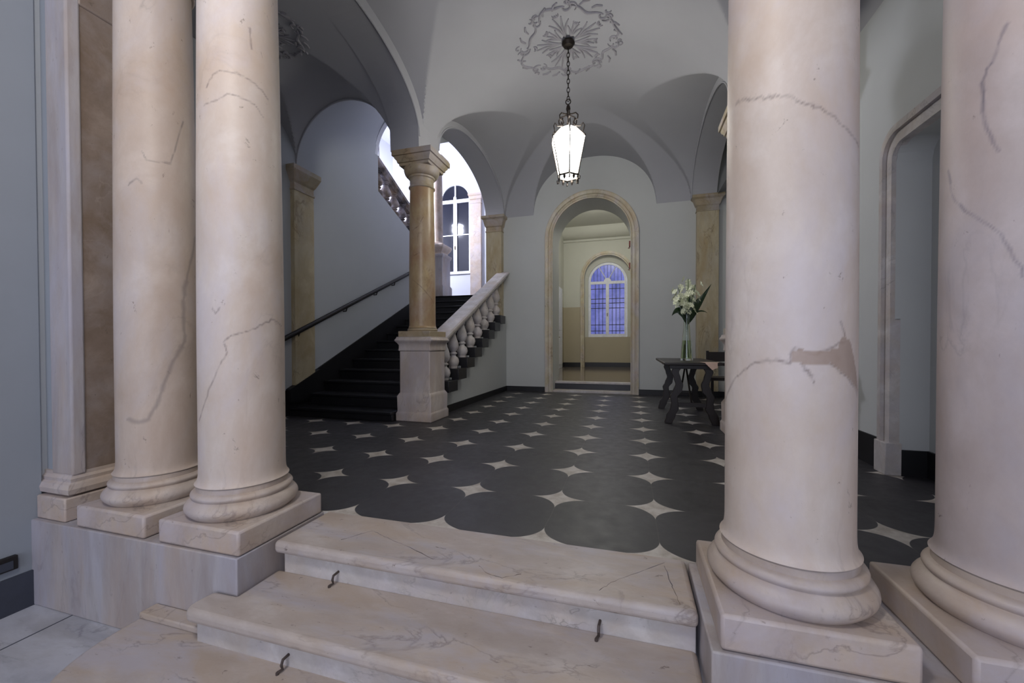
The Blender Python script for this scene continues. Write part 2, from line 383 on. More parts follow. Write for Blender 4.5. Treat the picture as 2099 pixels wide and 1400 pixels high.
# end wall of the rising vault, above the opening to the stairwell
ts = [-7.25, -4.92, -4.915]+arc_pts(AXC, 0.87, 40)+[AX1+0.08]
struct(strip(ts, lambda x: (4.66+ell(x, AXC, 0.825, 0.82)) if x > -4.918 else 0.0, lambda t: HI, 4.06, 4.16, 'x').build('wall_stairwell_front', 'stairwall'))
# front wall of the aisles beside the vestibule
struct(MB().box(-5.1, -3.52, -1.14, -0.62, -0.5, HI).build('wall_front_left', 'bluewall'))
struct(MB().box(1.40, 2.6, -1.14, -0.62, 3.3, HI).build('wall_front_right', 'wall'))
def fr_lo(x):
    if abs(x+0.905) < 1.02: return 3.72+ell(x, -0.905, 1.02, 1.0)
    return 3.57
ts = [-3.2, -1.93]+arc_pts(-0.905, 1.0199, 40)+[0.12, 1.40]
struct(strip(ts, fr_lo, lambda t: HI, -1.14, -0.62, 'x').build('wall_front', 'wall'), 'arched front wall carried by the paired columns')
# right wall with the round cornered doorway recess
RX = 1.80
def rdoor(y0, y1, z1, r, n=8):
    p = [(y0, 0.0), (y0, z1-r)]+[(y0+r-r*math.cos(PI/2*k/n), z1-r+r*math.sin(PI/2*k/n)) for k in range(1, n+1)]
    p += [(y1-r+r*math.sin(PI/2*k/n), z1-r+r*math.cos(PI/2*k/n)) for k in range(0, n)]+[(y1, z1-r), (y1, 0.0)]
    return p
def rd_lo(y):
    y0, y1, z1, r = -0.30, 1.17, 2.53, 0.14
    if y <= y0 or y >= y1: return 0.0
    if y < y0+r: return z1-r+math.sqrt(max(0, r*r-(y0+r-y)**2))
    if y > y1-r: return z1-r+math.sqrt(max(0, r*r-(y-y1+r)**2))
    return z1
ts = [-0.62, -0.3001, -0.2999]+[-0.3+0.14*k/8 for k in range(1, 9)]+[1.17-0.14+0.14*k/8 for k in range(0, 8)]+[1.1699, 1.1701, 6.0]
struct(strip(ts, rd_lo, lambda t: HI, RX, 2.02, 'y').build('wall_right', 'wall'), 'grey right wall with a doorway recess')
struct(MB().box(2.02, 2.10, -0.62, 6.0, 0, HI).build('wall_right', 'wall'), 'grey blocking wall inside the doorway recess')
struct(MB().box(RX-0.015, RX+0.01, 1.31, 5.86, 0, 0.25).build('baseboard_right', 'skirt'))
struct(MB().box(2.0, 2.025, -0.3, 1.17, 0, 0.20).box(RX+0.046, 2.03, 1.155, 1.18, 0, 0.20).build('baseboard_recess', 'skirt'))
# vestibule walls and ceiling
struct(MB().box(-3.75, -3.5, -8.0, -1.12, -0.5, 4.6).build('wall_vestibule_left', 'vestwall'), 'pale blue grey vestibule wall')
struct(MB().box(1.8, 2.05, -8.0, -1.12, -0.5, 4.6).build('wall_vestibule_right', 'bluewall'))
struct(MB().box(-3.75, 2.05, -8.0, -1.1, 4.5, 4.65).build('ceiling', 'vault'), 'flat ceiling of the vestibule')
struct(MB().box(-3.75, -3.455, -1.085, -0.62, 0.0, 4.6).build('wall_front_left', 'vestwall'))
struct(MB().box(-3.51, -3.485, -8.0, -1.16, -0.5, -0.295).build('baseboard_left', 'greyskirt'))
# roof above everything
struct(MB().box(-7.6, 2.7, -1.2, 12.6, HI, HI+0.15).build('ceiling', 'stairwall'), 'white stairwell ceiling')
# ------------------------------------------------------------------ stairwell behind
ts = [-7.25, -5.566]+arc_pts(-5.115, 0.49, 24)+[-4.664, -2.98]
def win_wall(x):
    return 5.28+ell(x, -5.115, 0.49, 0.49)
w = MB(); w.box(-7.25, -5.605, 8.3, 8.6, 2.0, HI).box(-4.625, -2.98, 8.3, 8.6, 2.0, HI).box(-5.605, -4.625, 8.3, 8.6, 2.0, 3.08)
s_ = strip(arc_pts(-5.115, 0.49, 24), win_wall, lambda t: HI, 8.3, 8.6, 'x'); w.add(s_.v, s_.f)
struct(w.build('wall_stairwell_back', 'stairwall'), 'white stairwell wall around the arched window')
struct(MB().box(-7.4, -7.2, 4.0, 8.6, 0, HI).build('wall_stairwell_left', 'stairwall'))
struct(MB().box(-3.1, -2.98, 6.6, 8.6, 0, HI).box(-3.2, -2.98, 5.85, 6.7, 0, HI).build('wall_stairwell_right', 'stairwall'))
struct(MB().box(-7.25, -3.0, ty(NST), 8.4, tz(NST)-0.2, tz(NST)).build('floor', 'slate'), 'dark landing at the top of the first flight')
# ------------------------------------------------------------------ corridor behind the arched doorway
struct(MB().box(DX-DR, DX+DR, 5.84, 6.12, -0.05, 0.045).build('trim_7', 'whitemarble', bevel=0.008), 'pale marble threshold of the arched doorway')
struct(MB().box(DX-DR, DX+DR, 6.10, 6.62, 0.0, 0.165).build('trim_8', 'slate'), 'black riser behind the threshold')
struct(MB().box(DX-DR, DX+DR, 6.08, 6.30, 0.165, 0.205).build('trim_9', 'whitemarble', bevel=0.008), 'pale marble step edge in the doorway')
struct(MB().box(-2.6, 0.9, 6.30, 12.3, 0.05, 0.20).build('floor', 'granite'), 'polished stone corridor floor')
def two_tone(x0, x1, y0, y1, z1, name, split=2.36):
    struct(MB().box(x0, x1, y0, y1, split, z1).build(name, 'cream'), 'cream upper wall of the corridor')
    struct(MB().box(x0, x1, y0, y1, 0.2, split).build(name, 'beige'), 'beige dado of the corridor')
two_tone(-2.75, -2.5, 6.6, 12.4, 5.3, 'wall_corridor_left'); two_tone(0.62, 0.85, 6.6, 12.4, 5.3, 'wall_corridor_right')
WX = -0.955
ts = [-2.6, WX-0.80]+arc_pts(WX, 0.7999, 40)+[WX+0.80, 0.9]
lo = lambda x: (3.38+ell(x, WX, 0.80, 0.80)) if abs(x-WX) < 0.80-1e-9 else 2.36
struct(strip(ts, lo, lambda t: 5.3, 12.0, 12.25, 'x').build('wall_corridor_back', 'cream'))
struct(MB().box(-2.6, WX-0.8, 12.0, 12.25, 0.2, 2.36).box(WX+0.8, 0.9, 12.0, 12.25, 0.2, 2.36).build('wall_corridor_back', 'beige'))
struct(MB().box(WX-0.85, WX+0.85, 12.22, 12.5, 0.2, 1.28).build('wall_corridor_back', 'beige'), 'beige parapet below the corridor window')
ts = arc_pts(WX, 0.85, 40)
w = strip([WX-0.86, WX-0.68]+arc_pts(WX, 0.6799, 40)+[WX+0.68, WX+0.86], lambda x: 3.29+ell(x, WX, 0.68, 0.68) if abs(x-WX) < 0.68-1e-9 else 1.28, lambda t: 4.6, 12.22, 12.4, 'x')
struct(w.build('wall_corridor_back', 'cream'), 'cream recess around the corridor window')
struct(MB().box(-2.5, WX-0.93, 11.98, 12.0, 0.2, 0.36).box(WX-0.8, WX+0.8, 12.2, 12.22, 0.2, 0.36).box(WX+0.93, 0.62, 11.98, 12.0, 0.2, 0.36).box(-2.5, -2.48, 6.6, 12.0, 0.2, 0.36).build('baseboard_corridor', 'skirt'))
struct(MB().box(-2.75, 0.85, 6.5, 12.4, 5.15, 5.3).build('ceiling', 'cream'), 'pale corridor ceiling')
poly = [(12.0, 4.72)]+[(12.0-0.40*math.sin(PI/2*k/8)-0.0, 4.78+0.37*(1-math.cos(PI/2*k/8))) for k in range(9)]+[(12.0, 5.2)]
struct(MB().prism(poly, -2.5, 0.62, 'x').box(-2.5, 0.62, 11.94, 12.0, 4.70, 4.78).build('trim_10', 'cream', smooth=True), 'cove cornice of the corridor')

def arch_frame(name, cx, y0, prof, r0, spring, base, mat, label, parent=None):
    """moulded arched frame; prof: list of (dr, dy) across the face, swept jamb-arch-jamb"""
    path = [(-1, base, None), (-1, spring, None)]
    A = [PI-PI*k/40 for k in range(41)]
    rows = []
    def row(c, s_, z, arch): rows.append([(cx+(r0+dr)*c, y0-dy, z+((r0+dr)*s_ if arch else 0)) for dr, dy in prof])
    row(-1, 0, base, False)
    for a in A: row(math.cos(a), math.sin(a), spring, True)
    row(1, 0, base, False)
    n = len(prof); v = [p for r in rows for p in r]
    f = [(i*n+j, (i+1)*n+j, (i+1)*n+j+1, i*n+j+1) for i in range(len(rows)-1) for j in range(n-1)]
    f += [(i*n, (i+1)*n, (i+1)*n+n-1, i*n+n-1) for i in range(len(rows)-1)] + [tuple(range(n)), tuple((len(rows)-1)*n+j for j in range(n-1, -1, -1))]
    o = MB().add(v, f).build(name, mat, parent, smooth=True)
    return o
P_DOOR = [(0, 0.0), (0, 0.04), (0.02, 0.045), (0.035, 0.03), (0.08, 0.035), (0.085, 0.055), (0.13, 0.075), (0.16, 0.075), (0.16, 0.0)]
o = arch_frame('doorway_frame', DX, 5.852, P_DOOR, DR, DS, 0.0, 'doormarble', '')
tag(o, 'tall cream marble round arched frame of the doorway in the back wall', 'door frame')
o = arch_frame('window_frame', WX, 12.0, [(0, 0), (0, 0.03), (0.04, 0.03), (0.05, 0.05), (0.13, 0.05), (0.13, 0)], 0.80, 3.38, 0.2, 'doormarble', '')
tag(o, 'cream stone arched surround of the far blue lit corridor window', 'window frame')
# right door frame (jamb, round corner, head) on the right wall
def frame_right():
    t = thing('doorway_frame', 'grey veined marble door frame with a rounded corner on the right wall', 'door frame', (RX, 1.18, 0))
    L = (RX, 1.18, 0)
    po = rdoor(-0.43, 1.30, 2.66, 0.20); pi_ = rdoor(-0.30, 1.17, 2.52, 0.12)
    pm = rdoor(-0.37, 1.24, 2.60, 0.17)
    n = len(po); V = []
    for P, x in ((po, RX+0.001), (po, RX-0.045), (pm, RX-0.055), (pm, RX-0.030), (pi_, RX-0.030), (pi_, RX+0.035)):
        V += [(x, a, b if b > 0 else 0.25) for a, b in P]
    f = [(r*n+i, r*n+i+1, (r+1)*n+i+1, (r+1)*n+i) for r in range(5) for i in range(n-1)]
    mb = MB().add(V, f); rel(mb, L).build('moulding', 'whitemarble', t)
    rel(MB().box(RX-0.06, RX+0.045, 1.155, 1.31, 0, 0.25), L).build('plinth_block', 'whitemarble', t, bevel=0.006)
    rel(MB().box(RX-0.06, RX+0.045, -0.44, -0.29, 0, 0.25), L).build('plinth_block', 'whitemarble', t, bevel=0.006)
frame_right()

# ------------------------------------------------------------------ windows
def arched_window(n, cx, y, half, zb, spring, glass, label, grid, fan=False):
    t = struct(empty('window_%d' % n, (cx, y, zb)), label); L = (cx, y, zb); top = spring+half
    mb = MB(); fwid = 0.085 if fan else 0.07
    P = [(0, 0), (0, 0.05), (fwid, 0.05), (fwid, 0)]
    rows = []
    def R(c, s_, z, arch): rows.append([(cx+(half-fwid+dr)*c, y-dy, z+((half-fwid+dr)*s_ if arch else 0)) for dr, dy in P])
    R(-1, 0, zb, False)
    for k in range(33): a = PI-PI*k/32; R(math.cos(a), math.sin(a), spring, True)
    R(1, 0, zb, False)
    m = 4; v = [p for r in rows for p in r]; f = [(i*m+j, (i+1)*m+j, (i+1)*m+(j+1) % m, i*m+(j+1) % m) for i in range(len(rows)-1) for j in range(m)]
    mb.add(v, f); mb.box(cx-half, cx+half, y-0.06, y, zb, zb+0.11)
    mb.box(cx-half+0.02, cx+half-0.02, y-0.055, y, spring-0.10, spring)
    mb.box(cx-0.055, cx+0.055, y-0.065, y, zb, spring)
    rel(mb, L).build('window_frame', 'whitewood', t)
    # panes
    for s_ in (-1, 1):
        a, b = sorted((cx+s_*0.05, cx+s_*(half-0.07)))
        rel(MB().box(a, b, y-0.02, y-0.012, zb+0.1, spring-0.09), L).build('window_pane', glass, t)
    pts = [(cx-(half-0.07)*math.cos(PI*k/24), spring-0.01+(half-0.07)*math.sin(PI*k/24)) for k in range(25)]
    rel(MB().prism(pts, y-0.02, y-0.012, 'y'), L).build('window_pane', glass, t)
    g = MB()
    if fan:
        for a in (PI/3, 2*PI/3):
            c, s_ = math.cos(a), math.sin(a); g.tube([(cx+0.1*c, y-0.035, spring+0.1*s_), (cx+(half-0.05)*c, y-0.035, spring+(half-0.05)*s_)], 0.018, 6)
        pts = [(cx-0.13*math.cos(PI*k/12), spring-0.01+0.13*math.sin(PI*k/12)) for k in range(13)]; g.prism(pts, y-0.05, y-0.01, 'y')
    else:
        g.box(cx-0.02, cx+0.02, y-0.045, y-0.01, spring, top-0.05)
        g.lathe([(0.02, 0), (0.05, 0.03), (0.055, 0.08), (0.02, 0.14)], (cx, y-0.05, spring-0.03), 10)
        for z in grid: g.box(cx-half+0.05, cx+half-0.05, y-0.045, y-0.01, z-0.015, z+0.015)
    rel(g, L).build('glazing_bar', 'whitewood', t)
    if fan:
        g = MB()
        for z in grid: g.box(cx-half+0.06, cx+half-0.06, y-0.032, y-0.024, z-0.012, z+0.012)
        for s_ in (-1, 1):
            for d in (0.17, 0.30, 0.43): g.box(cx+s_*d-0.010, cx+s_*d+0.010, y-0.032, y-0.024, zb+0.1, spring-0.09)
        for k in range(-4, 5): g.box(cx+k*0.12-0.006, cx+k*0.12+0.006, y-0.032, y-0.024, spring, spring+math.sqrt(max(0, (half-0.09)**2-(k*0.12)**2)))
        rel(g, L).build('security_grille', 'greyskirt', t)
    rel(MB().tube([(cx, y-0.07, zb+0.75), (cx, y-0.085, zb+0.80), (cx, y-0.07, zb+0.86)], 0.012, 6), L).build('window_handle', 'brass', t)
arched_window(1, WX, 12.30, 0.675, 1.28, 3.29, 'duskglass', 'blue lit arched window with a fanlight at the end of the corridor', (1.50, 1.72, 2.32, 2.50, 2.66, 3.02), True)
arched_window(2, -5.115, 8.36, 0.50, 3.06, 5.28, 'darkglass', 'tall dark arched window at the stair landing', (4.24,))
struct(MB().box(-5.62, -4.62, 8.26, 8.32, 3.08, 3.16).build('trim_11', 'whitewood', bevel=0.008), 'white sill of the stair window')
# open white door leaf in the corridor
dr = struct(empty('door_1', (-2.48, 10.4, 0.2)), 'white panelled door on the left side of the corridor')
rel(MB().box(-2.5, -2.44, 10.3, 11.35, 0.2, 2.95), (-2.48, 10.4, 0.2)).build('door_leaf', 'whitewood', dr, bevel=0.006)
rel(MB().box(-2.44, -2.425, 10.42, 11.23, 0.35, 1.3).box(-2.44, -2.425, 10.42, 11.23, 1.5, 2.8), (-2.48, 10.4, 0.2)).build('door_panel', 'whitewood', dr, bevel=0.004)
rel(MB().tube([(-2.44, 10.42, 1.25), (-2.39, 10.42, 1.25), (-2.39, 10.52, 1.25)], 0.012, 6), (-2.48, 10.4, 0.2)).build('door_handle', 'brass', dr)

# ------------------------------------------------------------------ Tuscan columns
CRACKS = {
'R1': [[[3.05,.789],[3.39,.857],[3.72,.92],[4.0,.95],[4.25,.959],[4.44,.948],[4.47,.989],[4.54,.998],[4.72,.978],[5.01,.998],[5.29,1.02]],[[4.59,.949],[4.72,.909],[4.77,.885]],[[3.48,1.898],[3.63,1.894],[3.88,1.869],[4.12,1.853],[4.36,1.834],[4.56,1.801],[4.83,1.776],[5.15,1.721],[5.68,1.671]],[[5.01,.949],[5.35,.901],[5.66,.841]],[[5.18,1.084],[5.27,1.036]]],
'L1': [[[6.7,1.122],[6.34,1.153],[6.12,1.137],[5.93,1.11],[5.65,1.083],[5.34,1.062],[5.19,1.032],[5.26,.977],[5.11,.92],[4.92,.833],[4.69,.732],[4.38,.622]],[[4.68,2.236],[5.07,2.254],[5.3,2.292],[5.51,2.294],[5.69,2.287],[5.91,2.279],[6.15,2.232]],[[4.78,2.323],[4.95,2.384],[5.15,2.407],[5.48,2.409],[5.66,2.404],[5.95,2.389],[6.3,2.343]],[[5.84,2.67],[5.87,2.565]],[[4.92,1.201],[5.0,1.176],[5.11,1.206]]],
'L2': [[[6.85,1.677],[6.59,1.508],[6.37,1.355],[6.33,1.181],[6.35,1.036],[6.04,.922],[5.81,.784],[5.66,.674],[5.47,.595],[5.25,.584],[4.95,.599]],[[6.44,2.343],[6.2,2.176],[6.05,2.065],[5.5,2.051],[5.39,2.096]],[[5.05,1.901],[5.27,1.944],[5.38,1.92]]],
'R2': [[[3.06,1.605],[3.17,1.514],[3.49,1.428],[3.83,1.347],[3.95,1.268],[4.05,1.207]],[[3.85,1.979],[3.7,1.881],[3.59,1.835],[3.63,1.709],[3.79,1.602]]],
'N': [[[4.44,1.877],[5.17,1.775],[5.99,1.62],[6.24,1.558]],[[5.32,2.714],[4.93,2.588],[4.47,2.542]],[[4.56,2.202],[5.07,2.237]]]}
PATCH = [(4.45,.953),(4.48,.992),(4.59,.995),(4.86,.986),(5.14,1.001),(5.2,1.036),(5.38,1.028),(5.6,.923),(5.74,.846),(5.35,.901),(5.01,.949),(4.72,.945)]
def shaft(name, cx, cy, z0, z1, rb, rtop, key, mat, parent, cw=0.0022, off=0.0):
    nt, nz = 240, int((z1-z0)/0.0075)
    th = np.linspace(0, 2*PI, nt, endpoint=False); zz = np.linspace(z0, z1, nz+1)
    u = (zz-z0)/(z1-z0)
    rr = rb-(rb-rtop)*np.where(u < 0.25, 0, ((u-0.25)/0.75)**1.4)
    rr = rr+0.018*np.exp(-(zz-z0)/0.018)
    T, Z = np.meshgrid(th, zz); R = np.repeat(rr[:, None], nt, 1)
    v = np.stack([R*np.cos(T), R*np.sin(T), Z-off], -1).reshape(-1, 3)
    i = np.arange(nt*(nz+1)).reshape(nz+1, nt); j = np.roll(i, -1, 1)
    f = np.stack([i[:-1], j[:-1], j[1:], i[1:]], -1).reshape(-1, 4)
    me = bpy.data.meshes.new(name); me.from_pydata(v.tolist(), [], f.tolist()); me.update()
    a = T.ravel(); z = Z.ravel(); cr = np.zeros(len(a)); rng = np.random.RandomState(len(key)*7+ord(key[0])+len(CRACKS[key]))
    for li, line in enumerate(CRACKS[key]):
        L = []
        for p, q in zip(line[:-1], line[1:]):
            for k in range(4):
                w_ = k/4; L.append((p[0]+(q[0]-p[0])*w_+(rng.randn()*0.012 if k else 0), p[1]+(q[1]-p[1])*w_+(rng.randn()*0.003 if k else 0)))
        L.append(tuple(line[-1]))
        big = (key == 'L2' and li == 0)
        for si, (p, q) in enumerate(zip(L[:-1], L[1:])):
            da = (a-p[0]+PI) % (2*PI)-PI; X = da*rb; Yv = z-p[1]
            dx, dy = (q[0]-p[0])*rb, q[1]-p[1]; t = np.clip((X*dx+Yv*dy)/(dx*dx+dy*dy+1e-9), 0, 1)
            d = np.hypot(X-t*dx, Yv-t*dy); wv = cw*(0.8+0.9*rng.rand())*(2.6 if big else 1)
            cr = np.maximum(cr, np.clip(1.2-d/(wv*1.8), 0, 1)*(0.45 if big else (0.30+0.45*rng.rand())))
    me.attributes.new('crack', 'FLOAT', 'POINT').data.foreach_set('value', cr.astype(np.float32))
    pr = np.zeros(len(a))
    if key == 'R1':
        inside = np.zeros(len(a), bool); n = len(PATCH); aa = a % (2*PI)
        for k in range(n):
            (x1, y1), (x2, y2) = PATCH[k], PATCH[(k+1) % n]
            c = ((y1 > z) != (y2 > z)) & (aa < (x2-x1)*(z-y1)/((y2-y1) or 1e-9)+x1); inside ^= c
        pr = inside.astype(float)
    me.attributes.new('stucco_repair', 'FLOAT', 'POINT').data.foreach_set('value', pr.astype(np.float32))
    me.polygons.foreach_set('use_smooth', [True]*len(me.polygons)); me.materials.append(MAT[mat])
    o = bpy.data.objects.new(name, me); COL.objects.link(o); o.parent = parent; return o
def round_prof(r0, z0, r1, z1, bulge, n=8):
    """torus-like profile between two heights"""
    return [(r0+(r1-r0)*k/n+bulge*math.sin(PI*k/n), z0+(z1-z0)*k/n) for k in range(n+1)]
def big_column(name, label, cx, cy, rb, rtop, key, px=None, hs=0.27, ztop=3.57):
    t = thing(name, label, 'column', (cx, cy, 0), 'paired marble columns of the entrance')
    px = cx if px is None else px
    MB().box(px-cx-hs, px-cx+hs, -hs-0.005, hs-0.005, 0, 0.12).build('plinth', 'base', t, bevel=0.012)
    prof = [(rb+0.03, 0.12)]+round_prof(rb+0.035, 0.12, rb+0.035, 0.205, 0.028)+[(rb+0.028, 0.208)]+round_prof(rb+0.026, 0.21, rb+0.022, 0.245, 0.012)+[(rb+0.012, 0.248), (rb+0.012, 0.272), (rb+0.003, 0.282)]
    MB().lathe(prof, (0, 0, 0), 72).build('base', 'base', t, smooth=True)
    shaft('shaft', cx, cy, 0.28, ztop-0.42, rb, rtop, key, {'R2': 'shaft_grey_shaded', 'L2': 'shaft_brown'}.get(key, 'shaft'), t)
    z = ztop-0.42; r = rtop
    prof = [(r, z)]+round_prof(r+0.006, z, r+0.006, z+0.03, 0.012)+[(r, z+0.035), (r, z+0.16), (r+0.02, z+0.17), (r+0.02, z+0.19)]+[(r+0.02+0.07*math.sin(PI/2*k/8), z+0.19+0.09*(1-math.cos(PI/2*k/8))) for k in range(9)]
    MB().lathe(prof, (0, 0, 0), 64).lathe([(r+0.09, z+0.28), (r+0.09, z+0.36), (r+0.12, z+0.40), (r+0.12, z+0.42)], (0, 0, 0), square=True).build('capital', 'base', t, smooth=True)
    return t
big_column('marble_column', 'thick cream marble column left of the steps, beside the step nosing, with jagged diagonal crack', -2.225, -0.88, 0.204, 0.183, 'L1', -2.205)
big_column('marble_column', 'cream marble column between the dark pilaster and the left front column, with wide grey vein', -2.885, -0.88, 0.195, 0.176, 'L2', -2.85)
big_column('marble_column', 'thickest cream marble column right of the steps with brown plaster repair at its middle', 0.418, -0.88, 0.204, 0.193, 'R1', 0.415)
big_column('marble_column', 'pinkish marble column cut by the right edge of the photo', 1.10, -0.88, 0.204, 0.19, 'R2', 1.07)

# ------------------------------------------------------------------ newel columns
def newel(name_label, loc):
    t = thing('newel_column', name_label, 'column', loc)
    q = lambda *a, **k: MB().lathe(*a, square=True, **k)
    # pedestal
    q([(0.262, 0), (0.262, 0.11), (0.248, 0.125), (0.252, 0.33), (0.232, 0.365), (0.222, 0.375), (0.222, 0.93)]).build('pedestal', 'newel', t, bevel=0.02)
    MB().lathe([(0.232, 0.93), (0.236, 0.95), (0.232, 0.97), (0.232, 1.01), (0.25, 1.04), (0.272, 1.065), (0.272, 1.085), (0.255, 1.10), (0.255, 1.12)], square=True).build('pedestal_cap', 'newel', t, bevel=0.008)
    q([(0.235, 1.12), (0.235, 1.195)]).build('column_plinth', 'ochrecap', t, bevel=0.006)
    MB().lathe(round_prof(0.192, 1.195, 0.19, 1.235, 0.012)+[(0.185, 1.24), (0.17, 1.25)], (0, 0, 0), 40).build('base', 'ochrecap', t, smooth=True)
    shaft('shaft', 0, 0, 1.24, 3.12, 0.176, 0.16, 'N', 'ochre', t)
    r = 0.16
    prof = round_prof(r+0.004, 3.12, r+0.004, 3.155, 0.014)+[(r, 3.16), (r, 3.25), (r+0.015, 3.26), (r+0.018, 3.28)]+[(r+0.018+0.06*math.sin(PI/2*k/8), 3.28+0.11*(1-math.cos(PI/2*k/8))) for k in range(9)]
    MB().lathe(prof, (0, 0, 0), 40).lathe([(0.215, 3.388), (0.218, 3.42), (0.236, 3.425), (0.24, 3.45), (0.262, 3.475), (0.266, 3.50), (0.286, 3.503), (0.286, 3.57)], square=True).build('capital', 'ochrecap', t, smooth=True)
    return t
NW = newel('ochre marble column on a square pedestal at the foot of the balustrade', (-2.885, 2.33, 0))
n2 = copy_tree(NW, (1.13, 2.36, 0)); n2['label'] = 'ochre column and pale pedestal mostly hidden behind the thick right front column'

# ------------------------------------------------------------------ front pedestals and steps
tag(MB().box(-3.52, -1.935, -1.165, -0.6, -0.5, -0.002).build('column_pedestal', 'ped', bevel=0.006), 'long grey marble block under the left pair of columns', 'pedestal')
tag(MB().box(0.115, 1.85, -1.165, -0.6, -0.5, -0.002).build('column_pedestal', 'ped', bevel=0.006), 'long grey marble block under the right pair of columns', 'pedestal')
def nosed_slab(poly, z, th, name, mat, parent=None, rad=0.02):
    o = MB().prism(poly, z-th, z).build(name, mat, parent, bevel=rad, seg=4); return o
def rounded(x0, x1, y0, y1, r, n=8):
    p = [(x1, y0), (x1, y1), (x0, y1)] if r[1] == 0 else [(x1, y0), (x1, y1)]
    p = [(x1, y1), (x0, y1)]+[(x0+r[0]-r[0]*math.cos(PI/2*k/n), y0+r[0]-r[0]*math.sin(PI/2*k/n)) for k in range(n+1)]+[(x1, y0)]
    return p
t = thing('entrance_step', 'uppermost worn marble step, at the edge of the star floor', 'step', (-0.9, -0.8, 0), 'marble entrance steps')
L = (-0.9, -0.8, 0)
def slab(poly, z, th, nm, par, L, rad): rel_mb = rel(MB().prism(poly, z-th, z), L); return rel_mb.build(nm, 'step', par, bevel=rad, seg=4)
slab(rounded(-1.915, 0.105, -0.985, -0.576, (0.03, 1)), 0.0006, 0.062, 'tread', t, L, 0.022)
rel(MB().box(-1.88, 0.10, -0.945, -0.62, -0.30, -0.06), L).build('riser', 'whitemarble', t, bevel=0.004)
for ln in ([(-1.585, -.87), (-1.49, -.738), (-1.426, -.764), (-1.33, -.80), (-1.242, -.827), (-1.034, -.911)], [(-1.079, -.802), (-1.02, -.807)], [(-.268, -.941), (-.221, -.867), (-.144, -.788), (.009, -.639)], [(.007, -.667), (.022, -.797), (.034, -.882), (.043, -.94)], [(-.811, -.903), (-.741, -.955), (-.678, -.965), (-.605, -.913)]):
    pts = []
    for (x1, y1), (x2, y2) in zip(ln[:-1], ln[1:]):
        for k in range(5): pts.append((x1+(x2-x1)*k/5+random.uniform(-1, 1)*0.003, y1+(y2-y1)*k/5+random.uniform(-1, 1)*0.003, 0.0002))
    pts.append((ln[-1][0], ln[-1][1], 0.0002))
    rel(MB().tube(pts, [random.uniform(0.0008, 0.0022) for _ in pts], 5), L).build('crack', 'shade_and_crack', t)
t = thing('entrance_step', 'middle marble step wrapping in front of the left pedestal', 'step', (-0.9, -1.1, -0.17), 'marble entrance steps'); L = (-0.9, -1.1, -0.17)
slab([(0.105, -0.93), (-1.93, -0.93), (-1.93, -1.166), (-2.07, -1.168)]+[(-2.03-0.05*math.cos(PI/2*k/6), -1.26-0.055*math.sin(PI/2*k/6)) for k in range(7)]+[(0.105, -1.315)], -0.17, 0.06, 'tread', t, L, 0.022)
rel(MB().box(-2.04, 0.10, -1.275, -1.168, -0.45, -0.228), L).build('riser', 'whitemarble', t, bevel=0.004)
t = thing('entrance_step', 'lowest marble step with the large rounded left corner', 'step', (-0.9, -1.5, -0.335), 'marble entrance steps'); L = (-0.9, -1.5, -0.335)
arc = [(-2.478, -1.17), (-2.482, -1.28)]+[(-2.10-0.38*math.cos(PI/2*k/10), -1.33-0.42*math.sin(PI/2*k/10)) for k in range(1, 11)]
slab([(0.6, -1.17)]+arc+[(0.6, -1.75)], -0.335, 0.06, 'tread', t, L, 0.02)
arc2 = [(-2.44, -1.17)]+[(-2.10-0.34*math.cos(PI/2*k/10), -1.30-0.40*math.sin(PI/2*k/10)) for k in range(0, 11)]
rel(MB().prism([(0.6, -1.17)]+arc2+[(0.6, -1.70)], -0.499, -0.395), L).build('riser', 'ped', t)
tag(MB().box(-2.47, -2.03, -1.245, -1.166, -0.335, -0.305).build('stone_ledge', 'step', bevel=0.006), 'narrow flat stone strip against the left pedestal, behind the lowest step', 'stone strip')
def hook(x, y, z, label):
    t = thing('carpet_rod_hook', label, 'hook', (x, y, z), 'iron carpet rod hooks on the steps')
    MB().tube([(0.004, 0.03, 0.052), (0, -0.002, 0.048), (0, -0.010, 0.030), (0.0, -0.004, 0.010), (-0.008, -0.022, 0.008)], 0.0058, 8).build('hook', 'hookiron', t, smooth=True)
    MB().lathe([(0.007, 0), (0.007, 0.008), (0.003, 0.010)], (-0.008, -0.022, 0.0), 12).build('pin', 'hookiron', t, smooth=True)
hook(-1.52, -1.30, -0.335, 'small bent iron hook at the front of the lowest visible riser, left of centre')
hook(-1.545, -0.975, -0.170, 'tiny iron hook at the left end under the upper nosing')
hook(-0.265, -0.972, -0.170, 'iron hook with a rust stain under the right end of the upper nosing')

